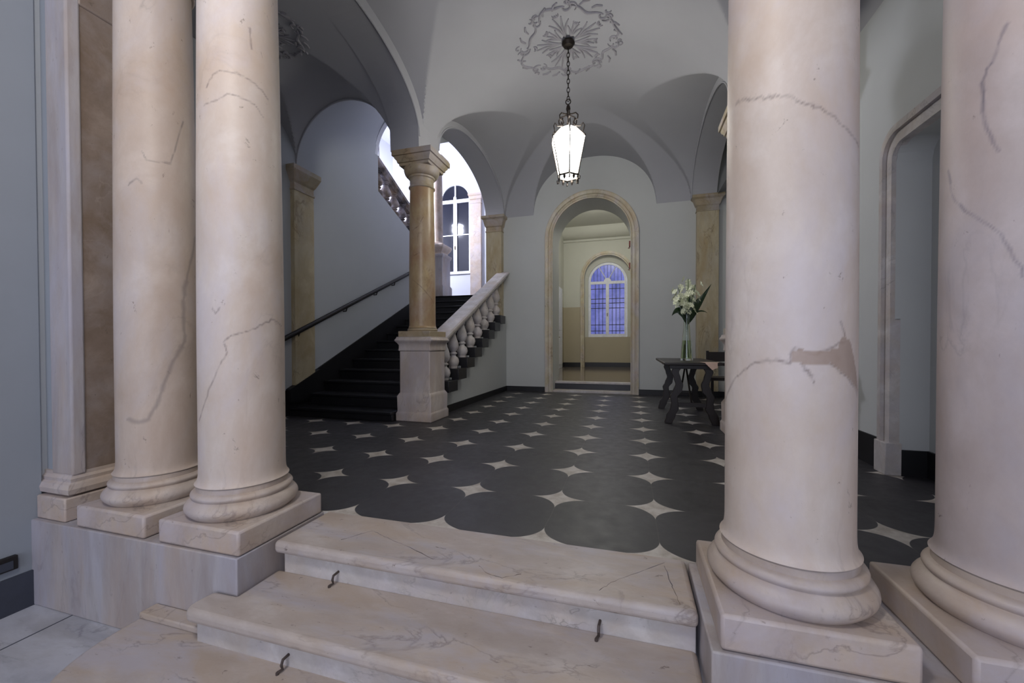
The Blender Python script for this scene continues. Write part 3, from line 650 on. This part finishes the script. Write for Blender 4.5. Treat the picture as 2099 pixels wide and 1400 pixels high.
# ------------------------------------------------------------------ pilasters
def pilaster_front():
    L = (-3.38, -0.85, 0); t = thing('pilaster', 'dark brown sided marble pilaster against the left vestibule wall', 'pilaster', L)
    rel(MB().box(-3.50, -3.243, -1.142, -0.6, 0, 0.135), L).build('plinth', 'base', t, bevel=0.008)
    mb = MB(); prof = [(0.0, 0.135), (0.035, 0.15), (0.04, 0.18), (0.03, 0.205), (0.015, 0.215), (0.018, 0.235), (0.006, 0.25), (0.006, 0.27), (-0.03, 0.275)]
    v = []
    for d, z in prof: v += [(-3.53, -1.09-d, z), (-3.275+d, -1.09-d, z), (-3.275+d, -0.6, z), (-3.53, -0.6, z)]
    n = len(prof); f = [(i*4+j, i*4+(j+1) % 4, (i+1)*4+(j+1) % 4, (i+1)*4+j) for i in range(n-1) for j in range(4)]+[(3, 2, 1, 0), tuple((n-1)*4+j for j in range(4))]
    rel(mb.add(v, f), L).build('base', 'base', t)
    rel(MB().box(-3.452, -3.262, -1.098, -1.03, 0.25, 3.57), L).build('shaft_front', 'ped', t, bevel=0.012)
    rel(MB().box(-3.45, -3.272, -1.04, -0.62, 0.25, 3.02), L).build('shaft_side', 'brownmarble', t)
    rel(MB().box(-3.45, -3.260, -1.04, -0.62, 3.02, 3.57), L).build('capital_block', 'brownmarble', t, bevel=0.01)
pilaster_front()
def wall_pilaster(label, x0, x1, y, zb, zc, zt, proj=0.08, over=0.09, mat='pilshaft', cap='ochrecap', grp=None, base=True):
    cx = (x0+x1)/2; L = (cx, y, zb); t = thing('pilaster', label, 'pilaster', L, grp)
    rel(MB().box(x0, x1, y-proj, y+0.02, zb, zc), L).build('shaft', mat, t)
    prof = [(0.012, zc), (0.012, zc+0.02), (0.0, zc+0.025), (0.0, zc+0.10), (0.02, zc+0.12), (over*0.6, zt-0.08), (over, zt-0.05), (over, zt)]
    v = []
    for d, z in prof: v += [(x0-d, y-proj-d, z), (x1+d, y-proj-d, z), (x1+d, y+0.02, z), (x0-d, y+0.02, z)]
    n = len(prof); f = [(i*4+j, i*4+(j+1) % 4, (i+1)*4+(j+1) % 4, (i+1)*4+j) for i in range(n-1) for j in range(4)]+[(3, 2, 1, 0), tuple((n-1)*4+j for j in range(4))]
    rel(MB().add(v, f), L).build('capital', cap, t)
    if base: rel(MB().box(x0-0.02, x1+0.02, y-proj-0.02, y+0.01, zb, zb+0.12), L).build('base', 'skirt', t)
    return t
wall_pilaster('ochre marble pilaster at the top end of the balustrade', -3.19, -2.84, 5.83, 1.5, 3.47, 3.81, proj=0.14, base=False)
wall_pilaster('diagonally veined ochre pilaster behind the table with flowers', 1.06, 1.44, 5.83, 0.0, 3.53, 3.83, proj=0.10)
wall_pilaster('pale pilaster beside the dark stair window', -4.60, -4.27, 8.30, tz(NST), 5.08, 5.36, proj=0.10, over=0.05, mat='base', cap='base')
def side_pilaster():
    y0, y1, X = 2.06, 2.43, AX0; L = (X, 2.25, 0.2); t = thing('pilaster', 'ochre pilaster on the left stair wall, crossed by the handrail', 'pilaster', L)
    rel(MB().box(X-0.01, X+0.07, y0, y1, 0.2, 3.27), L).build('shaft', 'pilshaft', t)
    prof = [(0.012, 3.25), (0.012, 3.275), (0.0, 3.28), (0.0, 3.36), (0.02, 3.39), (0.05, 3.46), (0.075, 3.52), (0.075, 3.585)]
    v = []
    for d, z in prof: v += [(X-0.01, y0-d, z), (X+0.07+d, y0-d, z), (X+0.07+d, y1+d, z), (X-0.01, y1+d, z)]
    n = len(prof); f = [(i*4+j, i*4+(j+1) % 4, (i+1)*4+(j+1) % 4, (i+1)*4+j) for i in range(n-1) for j in range(4)]+[(3, 2, 1, 0), tuple((n-1)*4+j for j in range(4))]
    rel(MB().add(v, f), L).build('capital', 'ochrecap', t)
side_pilaster()

# ------------------------------------------------------------------ staircase
st = thing('staircase', 'flight of black slate stairs climbing between the left wall and the balustrade', 'staircase', (-3.9, Y0, 0)); L = (-3.9, Y0, 0)
for n in range(1, NST+1):
    y, z = ty(n), tz(n); zb = max(0.0, z-RISE-0.10); xr = -3.16 if n < 3 else -2.96
    mb = MB(); mb.box(AX0, xr, y+0.03, y+RUN+0.06, zb, z-0.035).box(AX0, xr, y, y+RUN+0.04, z-0.035, z)
    if 3 <= n <= 10: mb.box(-2.99, -2.665, y+0.02, y+RUN, z-0.13, z+0.035)
    rel(mb, L).build('step', 'slate', st, bevel=0.006)
# skirting along the left wall
rel_poly = [(-0.6, 0.0), (-0.6, 0.2), (1.58, 0.2), (2.05, 0.42), (6.5, 0.42+0.466*4.45), (6.5, 1.5), (2.8, 0.0)]
struct(MB().prism(rel_poly, AX0-0.01, AX0+0.022, 'x').prism([(1.95, 0.2), (1.95, 0.385), (2.52, 0.64), (2.52, 0.2)], AX0, AX0+0.085, 'x').build('baseboard_stairs', 'skirt'), 'black skirting climbing the left stair wall')
# balustrade
bt = thing('balustrade', 'pale marble balustrade rising from the ochre column along the first flight', 'balustrade', (-2.82, 2.6, 0)); L = (-2.82, 2.6, 0)
RZ = lambda y: 1.12+0.472*(y-2.62)
rp = [(-2.965, -0.05), (-2.965, -0.015), (-2.94, 0.0), (-2.70, 0.0), (-2.675, -0.015), (-2.675, -0.05), (-2.70, -0.06), (-2.715, -0.085), (-2.74, -0.10), (-2.74, -0.14), (-2.90, -0.14), (-2.90, -0.10), (-2.925, -0.085), (-2.94, -0.06)]
v = [(x, y, RZ(y)+dz) for y in (2.56, 5.74) for x, dz in rp]; n = len(rp)
rel(MB().add(v, [tuple(range(n)), tuple(range(2*n-1, n-1, -1))]+[(i, (i+1) % n, n+(i+1) % n, n+i) for i in range(n)]), L).build('handrail', 'whitemarble', bt)
def baluster_prof(h):
    P = [(0.046, 0), (0.050, 0.03), (0.046, 0.045), (0.062, 0.10), (0.070, 0.17), (0.062, 0.25), (0.034, 0.31), (0.028, 0.34), (0.045, 0.37), (0.045, 0.39), (0.030, 0.42), (0.058, 0.50), (0.066, 0.58), (0.056, 0.68), (0.036, 0.80), (0.028, 0.88), (0.038, 0.90), (0.038, 0.93), (0.046, 0.95), (0.046, 1.0)]
    return [(r*1.32, z*h) for r, z in P]
for n in range(3, 11):
    yc = ty(n)+0.17; zb = tz(n)+0.035
    if n == 3: yc += 0.03
    h = RZ(yc)-0.125-zb
    mb = MB().lathe(baluster_prof(h), (-2.82, yc, zb), 20)
    mb.box(-2.875, -2.765, yc-0.055, yc+0.055, zb+h*0.97, zb+h+0.055)
    rel(mb, L).build('baluster', 'whitemarble', bt, smooth=True)
# wall handrail
hr = thing('stair_handrail', 'dark wooden handrail fixed to the left stair wall', 'handrail', (-4.78, 2.0, 1.14)); L = (-4.78, 2.0, 1.14)
rel(MB().tube([(-4.77, 1.55, 0.965), (-4.77, 5.6, 0.965+0.445*4.05)], 0.035, 12), L).build('rail', 'rail', hr, smooth=True)
for y in (2.12, 3.15, 4.0, 4.6, 5.3):
    z = 0.965+0.445*(y-1.55)
    rel(MB().tube([(-4.86, y, z-0.09), (-4.79, y, z-0.09), (-4.77, y, z-0.03)], 0.010, 6), L).build('bracket', 'iron', hr, smooth=True)
# upper flight: balustrade on the sloping wall, backlit shade put into its dark colour
ub = thing('balustrade', 'upper balustrade above the left stair wall, coloured dark as a silhouette against the bright stairwell', 'balustrade', (-4.97, 5.3, 3.6)); L = (-4.97, 5.3, 3.6)
WZ = lambda y: 4.0-0.41*(y-4.16)
UZ = lambda y: 4.69-0.46*(y-4.16)
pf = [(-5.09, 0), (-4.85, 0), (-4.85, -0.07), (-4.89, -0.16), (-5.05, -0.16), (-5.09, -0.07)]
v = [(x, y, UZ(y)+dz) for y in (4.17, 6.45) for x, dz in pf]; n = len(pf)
rel(MB().add(v, [tuple(range(n)), tuple(range(2*n-1, n-1, -1))]+[(i, (i+1) % n, n+(i+1) % n, n+i) for i in range(n)]), L).build('handrail', 'shade_and_crack', ub)
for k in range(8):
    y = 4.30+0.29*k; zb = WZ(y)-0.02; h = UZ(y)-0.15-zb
    rel(MB().lathe([(0.08*r/0.066*1.1, z) for r, z in baluster_prof(h)], (-4.97, y, zb), 14), L).build('baluster', 'shade_and_crack', ub, smooth=True)
# upper newel pedestal and column beside the landing
t = thing('newel_column', 'pinkish column on a grey pedestal at the stair landing, behind the ochre column', 'column', (-4.88, 6.72, tz(NST)))
MB().lathe([(0.27, 0), (0.27, 0.25), (0.235, 0.30), (0.235, 0.95), (0.25, 0.98), (0.27, 1.02), (0.27, 1.06)], square=True).build('pedestal', 'ped', t, bevel=0.008)
MB().lathe([(0.19, 1.06), (0.19, 1.12), (0.25, 1.20), (0.27, 1.26), (0.27, 1.30), (0.2, 1.33)], square=True).build('scrolled_cap', 'base', t, bevel=0.01)
MB().lathe(round_prof(0.16, 1.33, 0.15, 1.38, 0.02)+[(0.135, 1.40), (0.13, 2.4), (0.12, 3.3)], (0, 0, 0), 32).build('shaft', 'brownmarble', t, smooth=True)
MB().lathe([(0.12, 3.3), (0.15, 3.34), (0.15, 3.37), (0.22, 3.45), (0.22, 3.52)], square=True).build('capital', 'base', t)
# upper flight body
poly = [(6.45, tz(NST))]
for k in range(6): poly += [(6.45-0.34*k, tz(NST)+0.161*(k+1)), (6.45-0.34*(k+1), tz(NST)+0.161*(k+1))]
poly += [(4.43, tz(NST)+0.161*6), (4.43, tz(NST)-0.1), (6.45, tz(NST)-0.1)]
tag(MB().prism(poly, -7.19, -5.11, 'x').build('staircase', 'slate'), 'upper dark flight of stairs hidden behind the left stair wall', 'staircase')
def shade_lamp(loc, label, ztop):
    t = thing('pendant_lamp', label, 'lamp', loc)
    MB().lathe([(0.05, 0.16), (0.16, 0.10), (0.20, 0.02), (0.195, 0.02), (0.155, 0.095), (0.05, 0.15)], (0, 0, 0), 24, cap=False).build('lamp_shade', 'whitewood', t, smooth=True)
    MB().tube([(0, 0, 0.15), (0, 0, ztop-loc[2])], 0.008, 6).build('rod', 'iron', t)
    return t

# ------------------------------------------------------------------ ceiling rosettes
def rosette(cx, cy, zf, R, label):
    t = thing('ceiling_rosette', label, 'ceiling rosette', (cx, cy, float(zf(cx, cy)))); L = (cx, cy, float(zf(cx, cy)))
    def on(x, y, d=0.006): return (x, y, float(zf(np.array(x), np.array(y)))-d)
    def curve(pts, r): return MB().tube([on(cx+R*x, cy+R*y) for x, y in pts], [r*(0.35+0.65*math.sin(PI*(i+0.6)/(len(pts)+0.2))) for i in range(len(pts))], 6)
    rn = random.Random(5); mb = MB()
    def addc(pts, r):
        m_ = curve(pts, r); mb.add(m_.v, m_.f)
    def scroll(x, y, a0, r0, turns, sgn, w):
        addc([(x+r0*(1-0.8*q)*math.cos(a0+sgn*turns*q), y+r0*(1-0.8*q)*math.sin(a0+sgn*turns*q)) for q in [i/13 for i in range(14)]], w)
    for k in range(8):      # broken outer ribbon with C and S scrolls
        a0 = 2*PI*k/8+0.2; a1 = a0+PI/4*(0.78+0.15*rn.random()); b0 = 0.80+0.10*rn.random(); pts = []
        for i in range(13):
            q = i/12; a = a0+(a1-a0)*q; rr = b0+0.09*math.sin(PI*q)*(1 if k % 2 else -1)+0.03*math.sin(9*q+k); pts.append((rr*math.cos(a), rr*math.sin(a)))
        addc(pts, 0.017)
        for a, sg in ((a0, -1), (a1, 1)):
            rr = b0+0.06*(rn.random()-0.3); scroll(rr*math.cos(a), rr*math.sin(a), a+PI*rn.random(), 0.10+0.05*rn.random(), 4.4, sg, 0.014)
            scroll((rr+0.1)*math.cos(a+0.1*sg), (rr+0.1)*math.sin(a+0.1*sg), a+2*rn.random(), 0.07, 3.6, -sg, 0.012)
        for q in (0.25, 0.6): # small leaf tips along the ribbon
            a = a0+(a1-a0)*q; addc([((b0+0.02)*math.cos(a), (b0+0.02)*math.sin(a)), ((b0+0.10)*math.cos(a+0.05), (b0+0.10)*math.sin(a+0.05)), ((b0+0.15)*math.cos(a+0.14), (b0+0.15)*math.sin(a+0.14))], 0.014)
    rel(mb, L).build('scrolled_border', 'plaster', t, smooth=True)
    mb = MB()
    for k in range(10):     # radiating acanthus sprays
        a0 = 2*PI*k/10+0.13; ln = (0.56 if k % 2 else 0.40)*(0.9+0.2*rn.random())
        for off in (-0.12, -0.04, 0.05, 0.13):
            l2 = ln*(1-abs(off)*1.8)
            addc([((0.12+l2*q)*math.cos(a0+off*(q*2.6)), (0.12+l2*q)*math.sin(a0+off*(q*2.6))) for q in [i/9 for i in range(10)]], 0.014)
        for sgn in (-1, 1): scroll((0.12+ln)*math.cos(a0), (0.12+ln)*math.sin(a0), a0+sgn*1.2, 0.06, 4, sgn, 0.012)
    rel(mb, L).build('leaf_relief', 'plaster', t, smooth=True)
rosette(-0.93, 2.66, hall_z, 0.66, 'round grey stucco rosette of scrolls and leaves above the lantern')
rosette(-4.0, 0.9, aisle_z, 0.42, 'smaller stucco rosette in the aisle vault, half hidden by the left front column')

# ------------------------------------------------------------------ hanging lantern
def lantern(lx, ly):
    L = (lx, ly, 3.12); t = thing('hanging_lantern', 'lit hexagonal glass lantern on a chain with iron scrollwork', 'lantern', L)
    rel(MB().lathe([(0.01, 4.95), (0.02, 4.93), (0.075, 4.925), (0.085, 4.90), (0.06, 4.865), (0.02, 4.855), (0.012, 4.83)], (lx, ly, 0), 24), L).build('canopy', 'iron', t, smooth=True)
    mb = MB(); z = 4.84; k = 0
    while z > 4.19:
        a = (0.018, 0) if k % 2 else (0, 0.018)
        mb.tube([(lx+a[0]*math.cos(q), ly+a[1]*math.cos(q), z-0.030+0.036*math.sin(q)) for q in [2*PI*i/10 for i in range(10)]], 0.005, 5, closed=True); z -= 0.056; k += 1
    mb.tube([(lx+0.032*math.cos(q), ly, 4.155+0.034*math.sin(q)) for q in [2*PI*i/14 for i in range(14)]], 0.007, 6, closed=True)
    rel(mb, L).build('chain', 'iron', t, smooth=True)
    rel(MB().lathe([(0.008, 4.125), (0.022, 4.10), (0.03, 4.06), (0.018, 4.02), (0.026, 3.98), (0.012, 3.95), (0.01, 3.80)], (lx, ly, 0), 12), L).build('stem', 'iron', t, smooth=True)
    ang = [PI/6+PI/3*i+0.25 for i in range(6)]
    zt, zs, zb = 3.80, 3.665, 3.19; rt_, rs, rb_ = 0.115, 0.238, 0.135
    for a in ang:
        mb = MB(); c, s_ = math.cos(a), math.sin(a)
        mb.tube([(lx+rr*c, ly+rr*s_, z_) for rr, z_ in ((0.015, 4.00), (0.05, 3.985), (0.105, 3.985), (0.135, 3.95), (0.13, 3.905), (0.10, 3.895), (0.085, 3.92))], 0.008, 6)
        mb.tube([(lx+rr*c, ly+rr*s_, z_) for rr, z_ in ((0.10, 3.92), (0.07, 3.87), (0.10, 3.82), (0.17, 3.80), (0.205, 3.83), (0.225, 3.79), (0.21, 3.74), (0.19, 3.70))], 0.007, 6)
        rel(mb, L).build('top_scroll', 'iron', t, smooth=True)
    mb = MB()
    ring = lambda r, z_: [(lx+r*math.cos(a), ly+r*math.sin(a), z_) for a in ang]
    for i in range(6):
        j = (i+1) % 6
        for (r1, z1, r2, z2) in ((rt_, zt, rs, zs), (rs, zs, rb_, zb)):
            A_, B_ = ring(r1, z1), ring(r2, z2); mb.tube([A_[i], B_[i]], [0.006, 0.010], 5)
        for r_, z_, w_ in ((rs, zs, 0.005), (rb_, zb, 0.015)):
            A_ = ring(r_, z_); mb.tube([A_[i], A_[j]], w_, 5)
    rel(mb, L).build('frame', 'iron', t, smooth=True)
    v = ring(rt_*0.96, zt)+ring(rs*0.97, zs)+ring(rb_*0.96, zb)
    f = [(i, (i+1) % 6, 6+(i+1) % 6, 6+i) for i in range(6)]+[(6+i, 6+(i+1) % 6, 12+(i+1) % 6, 12+i) for i in range(6)]+[tuple(range(6)), tuple(12+i for i in range(5, -1, -1))]
    g = rel(MB().add(v, f), L).build('glass_body', 'lampglass', t); g.visible_shadow = True
    for a in ang:
        c, s_ = math.cos(a), math.sin(a); c2, s2 = math.cos(a+PI/6), math.sin(a+PI/6)
        mb = MB().tube([(lx+rr*c, ly+rr*s_, z_) for rr, z_ in ((0.133, 3.19), (0.160, 3.165), (0.155, 3.13), (0.132, 3.13), (0.134, 3.15))], 0.009, 6)
        rel(mb, L).build('bottom_scroll', 'iron', t, smooth=True)
        mb = MB().lathe([(0.002, -0.045), (0.016, -0.015), (0.020, 0.005), (0.006, 0.035)], (lx+0.118*c2, ly+0.118*s2, 3.16), 8)
        rel(mb, L).build('leaf_drop', 'iron', t, smooth=True)
lantern(-0.925, 2.62)

# ------------------------------------------------------------------ table with flowers
TX, TY, TZ = 0.60, 3.52, 0.785
tb = thing('wooden_table', 'dark walnut trestle table with wavy lyre legs against the right side', 'table', (TX, TY, 0))
MB().box(-0.345, 0.345, -0.80, 0.95, TZ-0.032, TZ).build('tabletop', 'wood', tb, bevel=0.008)
for yy in (-0.66, 0.58): MB().box(-0.27, 0.27, yy, yy+0.06, TZ-0.085, TZ-0.032).build('top_rail', 'wood', tb, bevel=0.004)
for yy in (-0.63, 0.61):
    for s_ in (-1, 1):
        cx = [(0.19, TZ-0.06), (0.13, 0.62), (0.12, 0.55), (0.16, 0.47), (0.225, 0.40), (0.235, 0.33), (0.20, 0.27), (0.215, 0.20), (0.27, 0.10), (0.30, 0.0)]
        cx = [(0.17, TZ-0.06), (0.20, 0.66), (0.175, 0.58), (0.15, 0.50), (0.17, 0.42), (0.215, 0.34), (0.205, 0.27), (0.205, 0.20), (0.25, 0.10), (0.28, 0.0)]
        wd = [0.05, 0.045, 0.04, 0.045, 0.055, 0.045, 0.04, 0.05, 0.055, 0.045]
        # smooth the outline
        P = []
        for i in range(len(cx)-1):
            for q in (0, .25, .5, .75): P.append((cx[i][0]+(cx[i+1][0]-cx[i][0])*(3*q*q-2*q**3), cx[i][1]+(cx[i+1][1]-cx[i][1])*q, wd[i]+(wd[i+1]-wd[i])*q))
        P.append((cx[-1][0], 0.0, wd[-1]))
        poly = [(s_*(x+w_), z) for x, z, w_ in P]+[(s_*(x-w_), z) for x, z, w_ in reversed(P)]
        MB().prism(poly, yy-0.025, yy+0.025, 'y').build('leg', 'wood', tb, bevel=0.005)
    MB().box(-0.17, 0.17, yy-0.02, yy+0.02, 0.22, 0.27).build('stretcher', 'wood', tb)
for yy in (-0.60, 0.58):
    MB().tube([(0, 0.0, TZ-0.04), (0, yy, 0.26)], 0.012, 8).build('iron_brace', 'iron', tb, smooth=True)
tag(MB().add([(0.86, 2.86, TZ+0.002), (0.955, 2.84, TZ+0.004), (0.955, 3.35, TZ+0.004), (0.80, 3.30, TZ+0.002), (0.975, 2.60, TZ-0.10)], [(0, 1, 2, 3)]).build('paper_sheet', 'paper'), 'pinkish sheet lying flat on the table', 'paper')
bpy.data.objects.remove(bpy.data.objects['paper_sheet'])
pp = MB(); z_ = TZ+0.001
pp.add([(0.70, 2.95, z_), (0.92, 2.90, z_), (0.86, 2.715, z_), (0.72, 2.715, z_), (0.86, 2.708, TZ-0.06), (0.80, 2.706, TZ-0.085)], [(0, 1, 2, 3), (3, 2, 4, 5)])
o = pp.build('paper_sheet', 'paper'); sm = o.modifiers.new('solid', 'SOLIDIFY'); sm.thickness = 0.002; sm.offset = 1
tag(o, 'pinkish sheet of paper hanging over the table edge', 'paper')
# vase
VX, VY = 0.60, 3.40
vs = thing('glass_vase', 'tall slender clear glass vase holding the white flowers', 'vase', (VX, VY, TZ))
prof = [(0.002, 0.002), (0.078, 0.002), (0.080, 0.02), (0.074, 0.12), (0.058, 0.30), (0.044, 0.46), (0.040, 0.56), (0.050, 0.64), (0.046, 0.64), (0.036, 0.56), (0.040, 0.46), (0.054, 0.30), (0.068, 0.12), (0.070, 0.03), (0.002, 0.025)]
MB().lathe(prof, (0, 0, 0), 32, cap=False).build('vase_body', 'glass', vs, smooth=True)
MB().lathe([(0.001, 0.028), (0.066, 0.032), (0.064, 0.12), (0.052, 0.28), (0.001, 0.28)], (0, 0, 0), 24).build('water', 'water', vs, smooth=True)
def flower_stem(k, az, tilt, ln, label):
    t = thing('flower_stem', label, 'flower', (VX, VY, TZ+0.04), 'white flower stems in the vase')
    dx, dy = math.cos(az), math.sin(az)
    path = [(-0.02*dx, -0.02*dy, 0.0), (0.0, 0.0, 0.3), (0.02*dx, 0.02*dy, 0.58)]
    for q in (0.25, 0.5, 0.75, 1.0): path.append(((0.02+tilt*q)*dx, (0.02+tilt*q)*dy, 0.58+ln*q))
    MB().tube(path, 0.005, 6).build('stalk', 'stem', t, smooth=True)
    rnd = random.Random(k)
    for i in range(12):
        q = 0.12+0.88*i/11; a = rnd.random()*2*PI; r = 0.045+0.035*rnd.random()
        c = Vector(((0.02+tilt*q)*dx+r*math.cos(a), (0.02+tilt*q)*dy+r*math.sin(a), 0.58+ln*q))
        ax = Vector((math.cos(a), math.sin(a), 0.35+0.3*rnd.random())).normalized()
        u_ = ax.orthogonal().normalized(); w_ = ax.cross(u_)
        mb = MB()
        for p in range(6):
            b = 2*PI*p/6; d_ = u_*math.cos(b)+w_*math.sin(b); n_ = ax.cross(d_)
            tip = c+d_*0.050+ax*0.012; mid = c+d_*0.030+ax*0.016
            mb.add([c, mid+n_*0.019, tip, mid-n_*0.019, c+d_*0.024+ax*0.006], [(0, 1, 4), (1, 2, 4), (2, 3, 4), (3, 0, 4)])
        mb.lathe([(0.002, -0.004), (0.008, 0.004), (0.002, 0.016)], tuple(c), 6)
        mb.build('blossom', 'petal', t, smooth=False)
    return t
for k, (az, tilt, ln, lb) in enumerate([(2.6, 0.10, 0.40, 'leaning left'), (1.2, 0.05, 0.52, 'tallest, in the middle'), (-0.4, 0.09, 0.42, 'leaning right'), (-1.5, 0.07, 0.30, 'lowest, at the front'), (3.6, 0.13, 0.26, 'drooping low at the left'), (0.3, 0.02, 0.36, 'upright at the back')]):
    flower_stem(k, az, tilt, ln, 'stem of small white blossoms in the vase, '+lb)
def leaf(k, pts, w, label):
    t = []
    P = [Vector(p) for p in pts]; n = 12; L_ = []
    for i in range(n+1):
        q = i/n; a = (1-q)**2; b = 2*q*(1-q); c = q*q; L_.append(P[0]*a+P[1]*b+P[2]*c)
    v = []; f = []
    for i, p in enumerate(L_):
        d = (L_[min(i+1, n)]-L_[max(i-1, 0)]).normalized(); sd = d.cross(Vector((0.3, -1, 0.1))).normalized(); ww = w*math.sin(PI*(0.06+0.94*i/n)**0.8)+0.001
        v += [p-sd*ww+Vector((0, -0.01, 0)), p, p+sd*ww+Vector((0, -0.01, 0))]
    for i in range(n): f += [(i*3, i*3+1, i*3+4, i*3+3), (i*3+1, i*3+2, i*3+5, i*3+4)]
    o = link('leaf', v, f, 'leaf', None, True); m = o.modifiers.new('solid', 'SOLIDIFY'); m.thickness = 0.002
    o.location = (VX, VY, TZ+0.6); tag(o, label, 'leaf', 'green leaves in the vase')
leaf(0, [(0, 0, -0.1), (0.10, -0.02, 0.12), (0.30, -0.04, 0.44)], 0.045, 'long pointed dark leaf rising to the right of the white flowers')
leaf(1, [(0, 0, -0.05), (-0.10, -0.03, 0.20), (-0.20, -0.06, 0.02)], 0.050, 'dark leaf drooping at the left of the white flowers')
leaf(2, [(0, 0, -0.08), (0.06, -0.04, 0.10), (0.14, -0.05, 0.26)], 0.05, 'short dark leaf right beside the vase mouth')
leaf(3, [(0, 0, -0.08), (-0.05, -0.03, 0.10), (-0.10, -0.06, 0.22)], 0.045, 'short dark leaf at the left of the vase mouth')
leaf(4, [(0, 0, -0.05), (0.02, -0.04, 0.14), (0.03, -0.06, 0.28)], 0.035, 'dark upright leaf in the middle below the blossoms')
leaf(5, [(0, 0, -0.02), (0.16, -0.01, 0.14), (0.26, 0.0, 0.05)], 0.012, 'thin grassy leaf bending out at the right')
# chair behind the table
ch = thing('wooden_chair', 'dark wooden chair behind the table beside the veined pilaster', 'chair', (1.32, 4.75, 0))
MB().box(-0.22, 0.22, -0.21, 0.21, 0.42, 0.47).build('seat', 'wood', ch, bevel=0.006)
for sx_ in (-1, 1):
    for sy_ in (-1, 1): MB().box(sx_*0.19-0.02, sx_*0.19+0.02, sy_*0.18-0.02, sy_*0.18+0.02, 0, 0.42).build('leg', 'wood', ch)
MB().box(-0.22, -0.18, 0.17, 0.21, 0.47, 0.90).box(0.18, 0.22, 0.17, 0.21, 0.47, 0.90).box(-0.22, 0.22, 0.18, 0.20, 0.72, 0.88).build('backrest', 'wood', ch, bevel=0.004)

# ------------------------------------------------------------------ small wall things
t = thing('wall_socket_box', 'black recessed socket box low on the left vestibule wall', 'socket', (-3.49, -1.30, -0.21))
rel(MB().box(-3.505, -3.475, -1.40, -1.228, -0.25, -0.172), (-3.49, -1.30, -0.21)).build('box_frame', 'rail', t, bevel=0.004)
rel(MB().box(-3.476, -3.470, -1.37, -1.25, -0.24, -0.195), (-3.49, -1.30, -0.21)).build('socket_plate', 'greyskirt', t)
for z, lb in ((3.19, 'upper small red alarm box on the right jamb of the arched doorway'), (2.72, 'lower small red alarm box on the right jamb of the arched doorway')):
    t = thing('alarm_box', lb, 'alarm', (-0.155, 6.50, z), 'red alarm boxes on the door jamb')
    MB().box(-0.03, 0.0, -0.05, 0.05, -0.06, 0.06).build('housing', 'red', t, bevel=0.004)
    MB().lathe([(0.02, 0), (0.02, 0.012)], (-0.03, 0, -0.09), 10).build('sounder', 'red', t)
shade_lamp((-6.1, 6.0, 5.25), 'white shaded lamp over the upper stair flight, out of direct view', HI)
tag(MB().lathe([(0.12, 5.10), (0.12, 5.15), (0.05, 5.15), (0.05, 5.0), (0.09, 4.98), (0.09, 5.0)], (-0.9, 8.6, 0), 20, cap=False).build('added_ceiling_lamp', 'whitewood'), 'added unseen round white fitting marking the corridor fill light', 'lamp')  # added fitting at the corridor fill light, out of view
shade_lamp((-1.15, -2.75, 3.55), 'added unseen white shaded lamp marking the vestibule fill light behind the viewer', 4.5)  # added fitting above the vestibule fill light
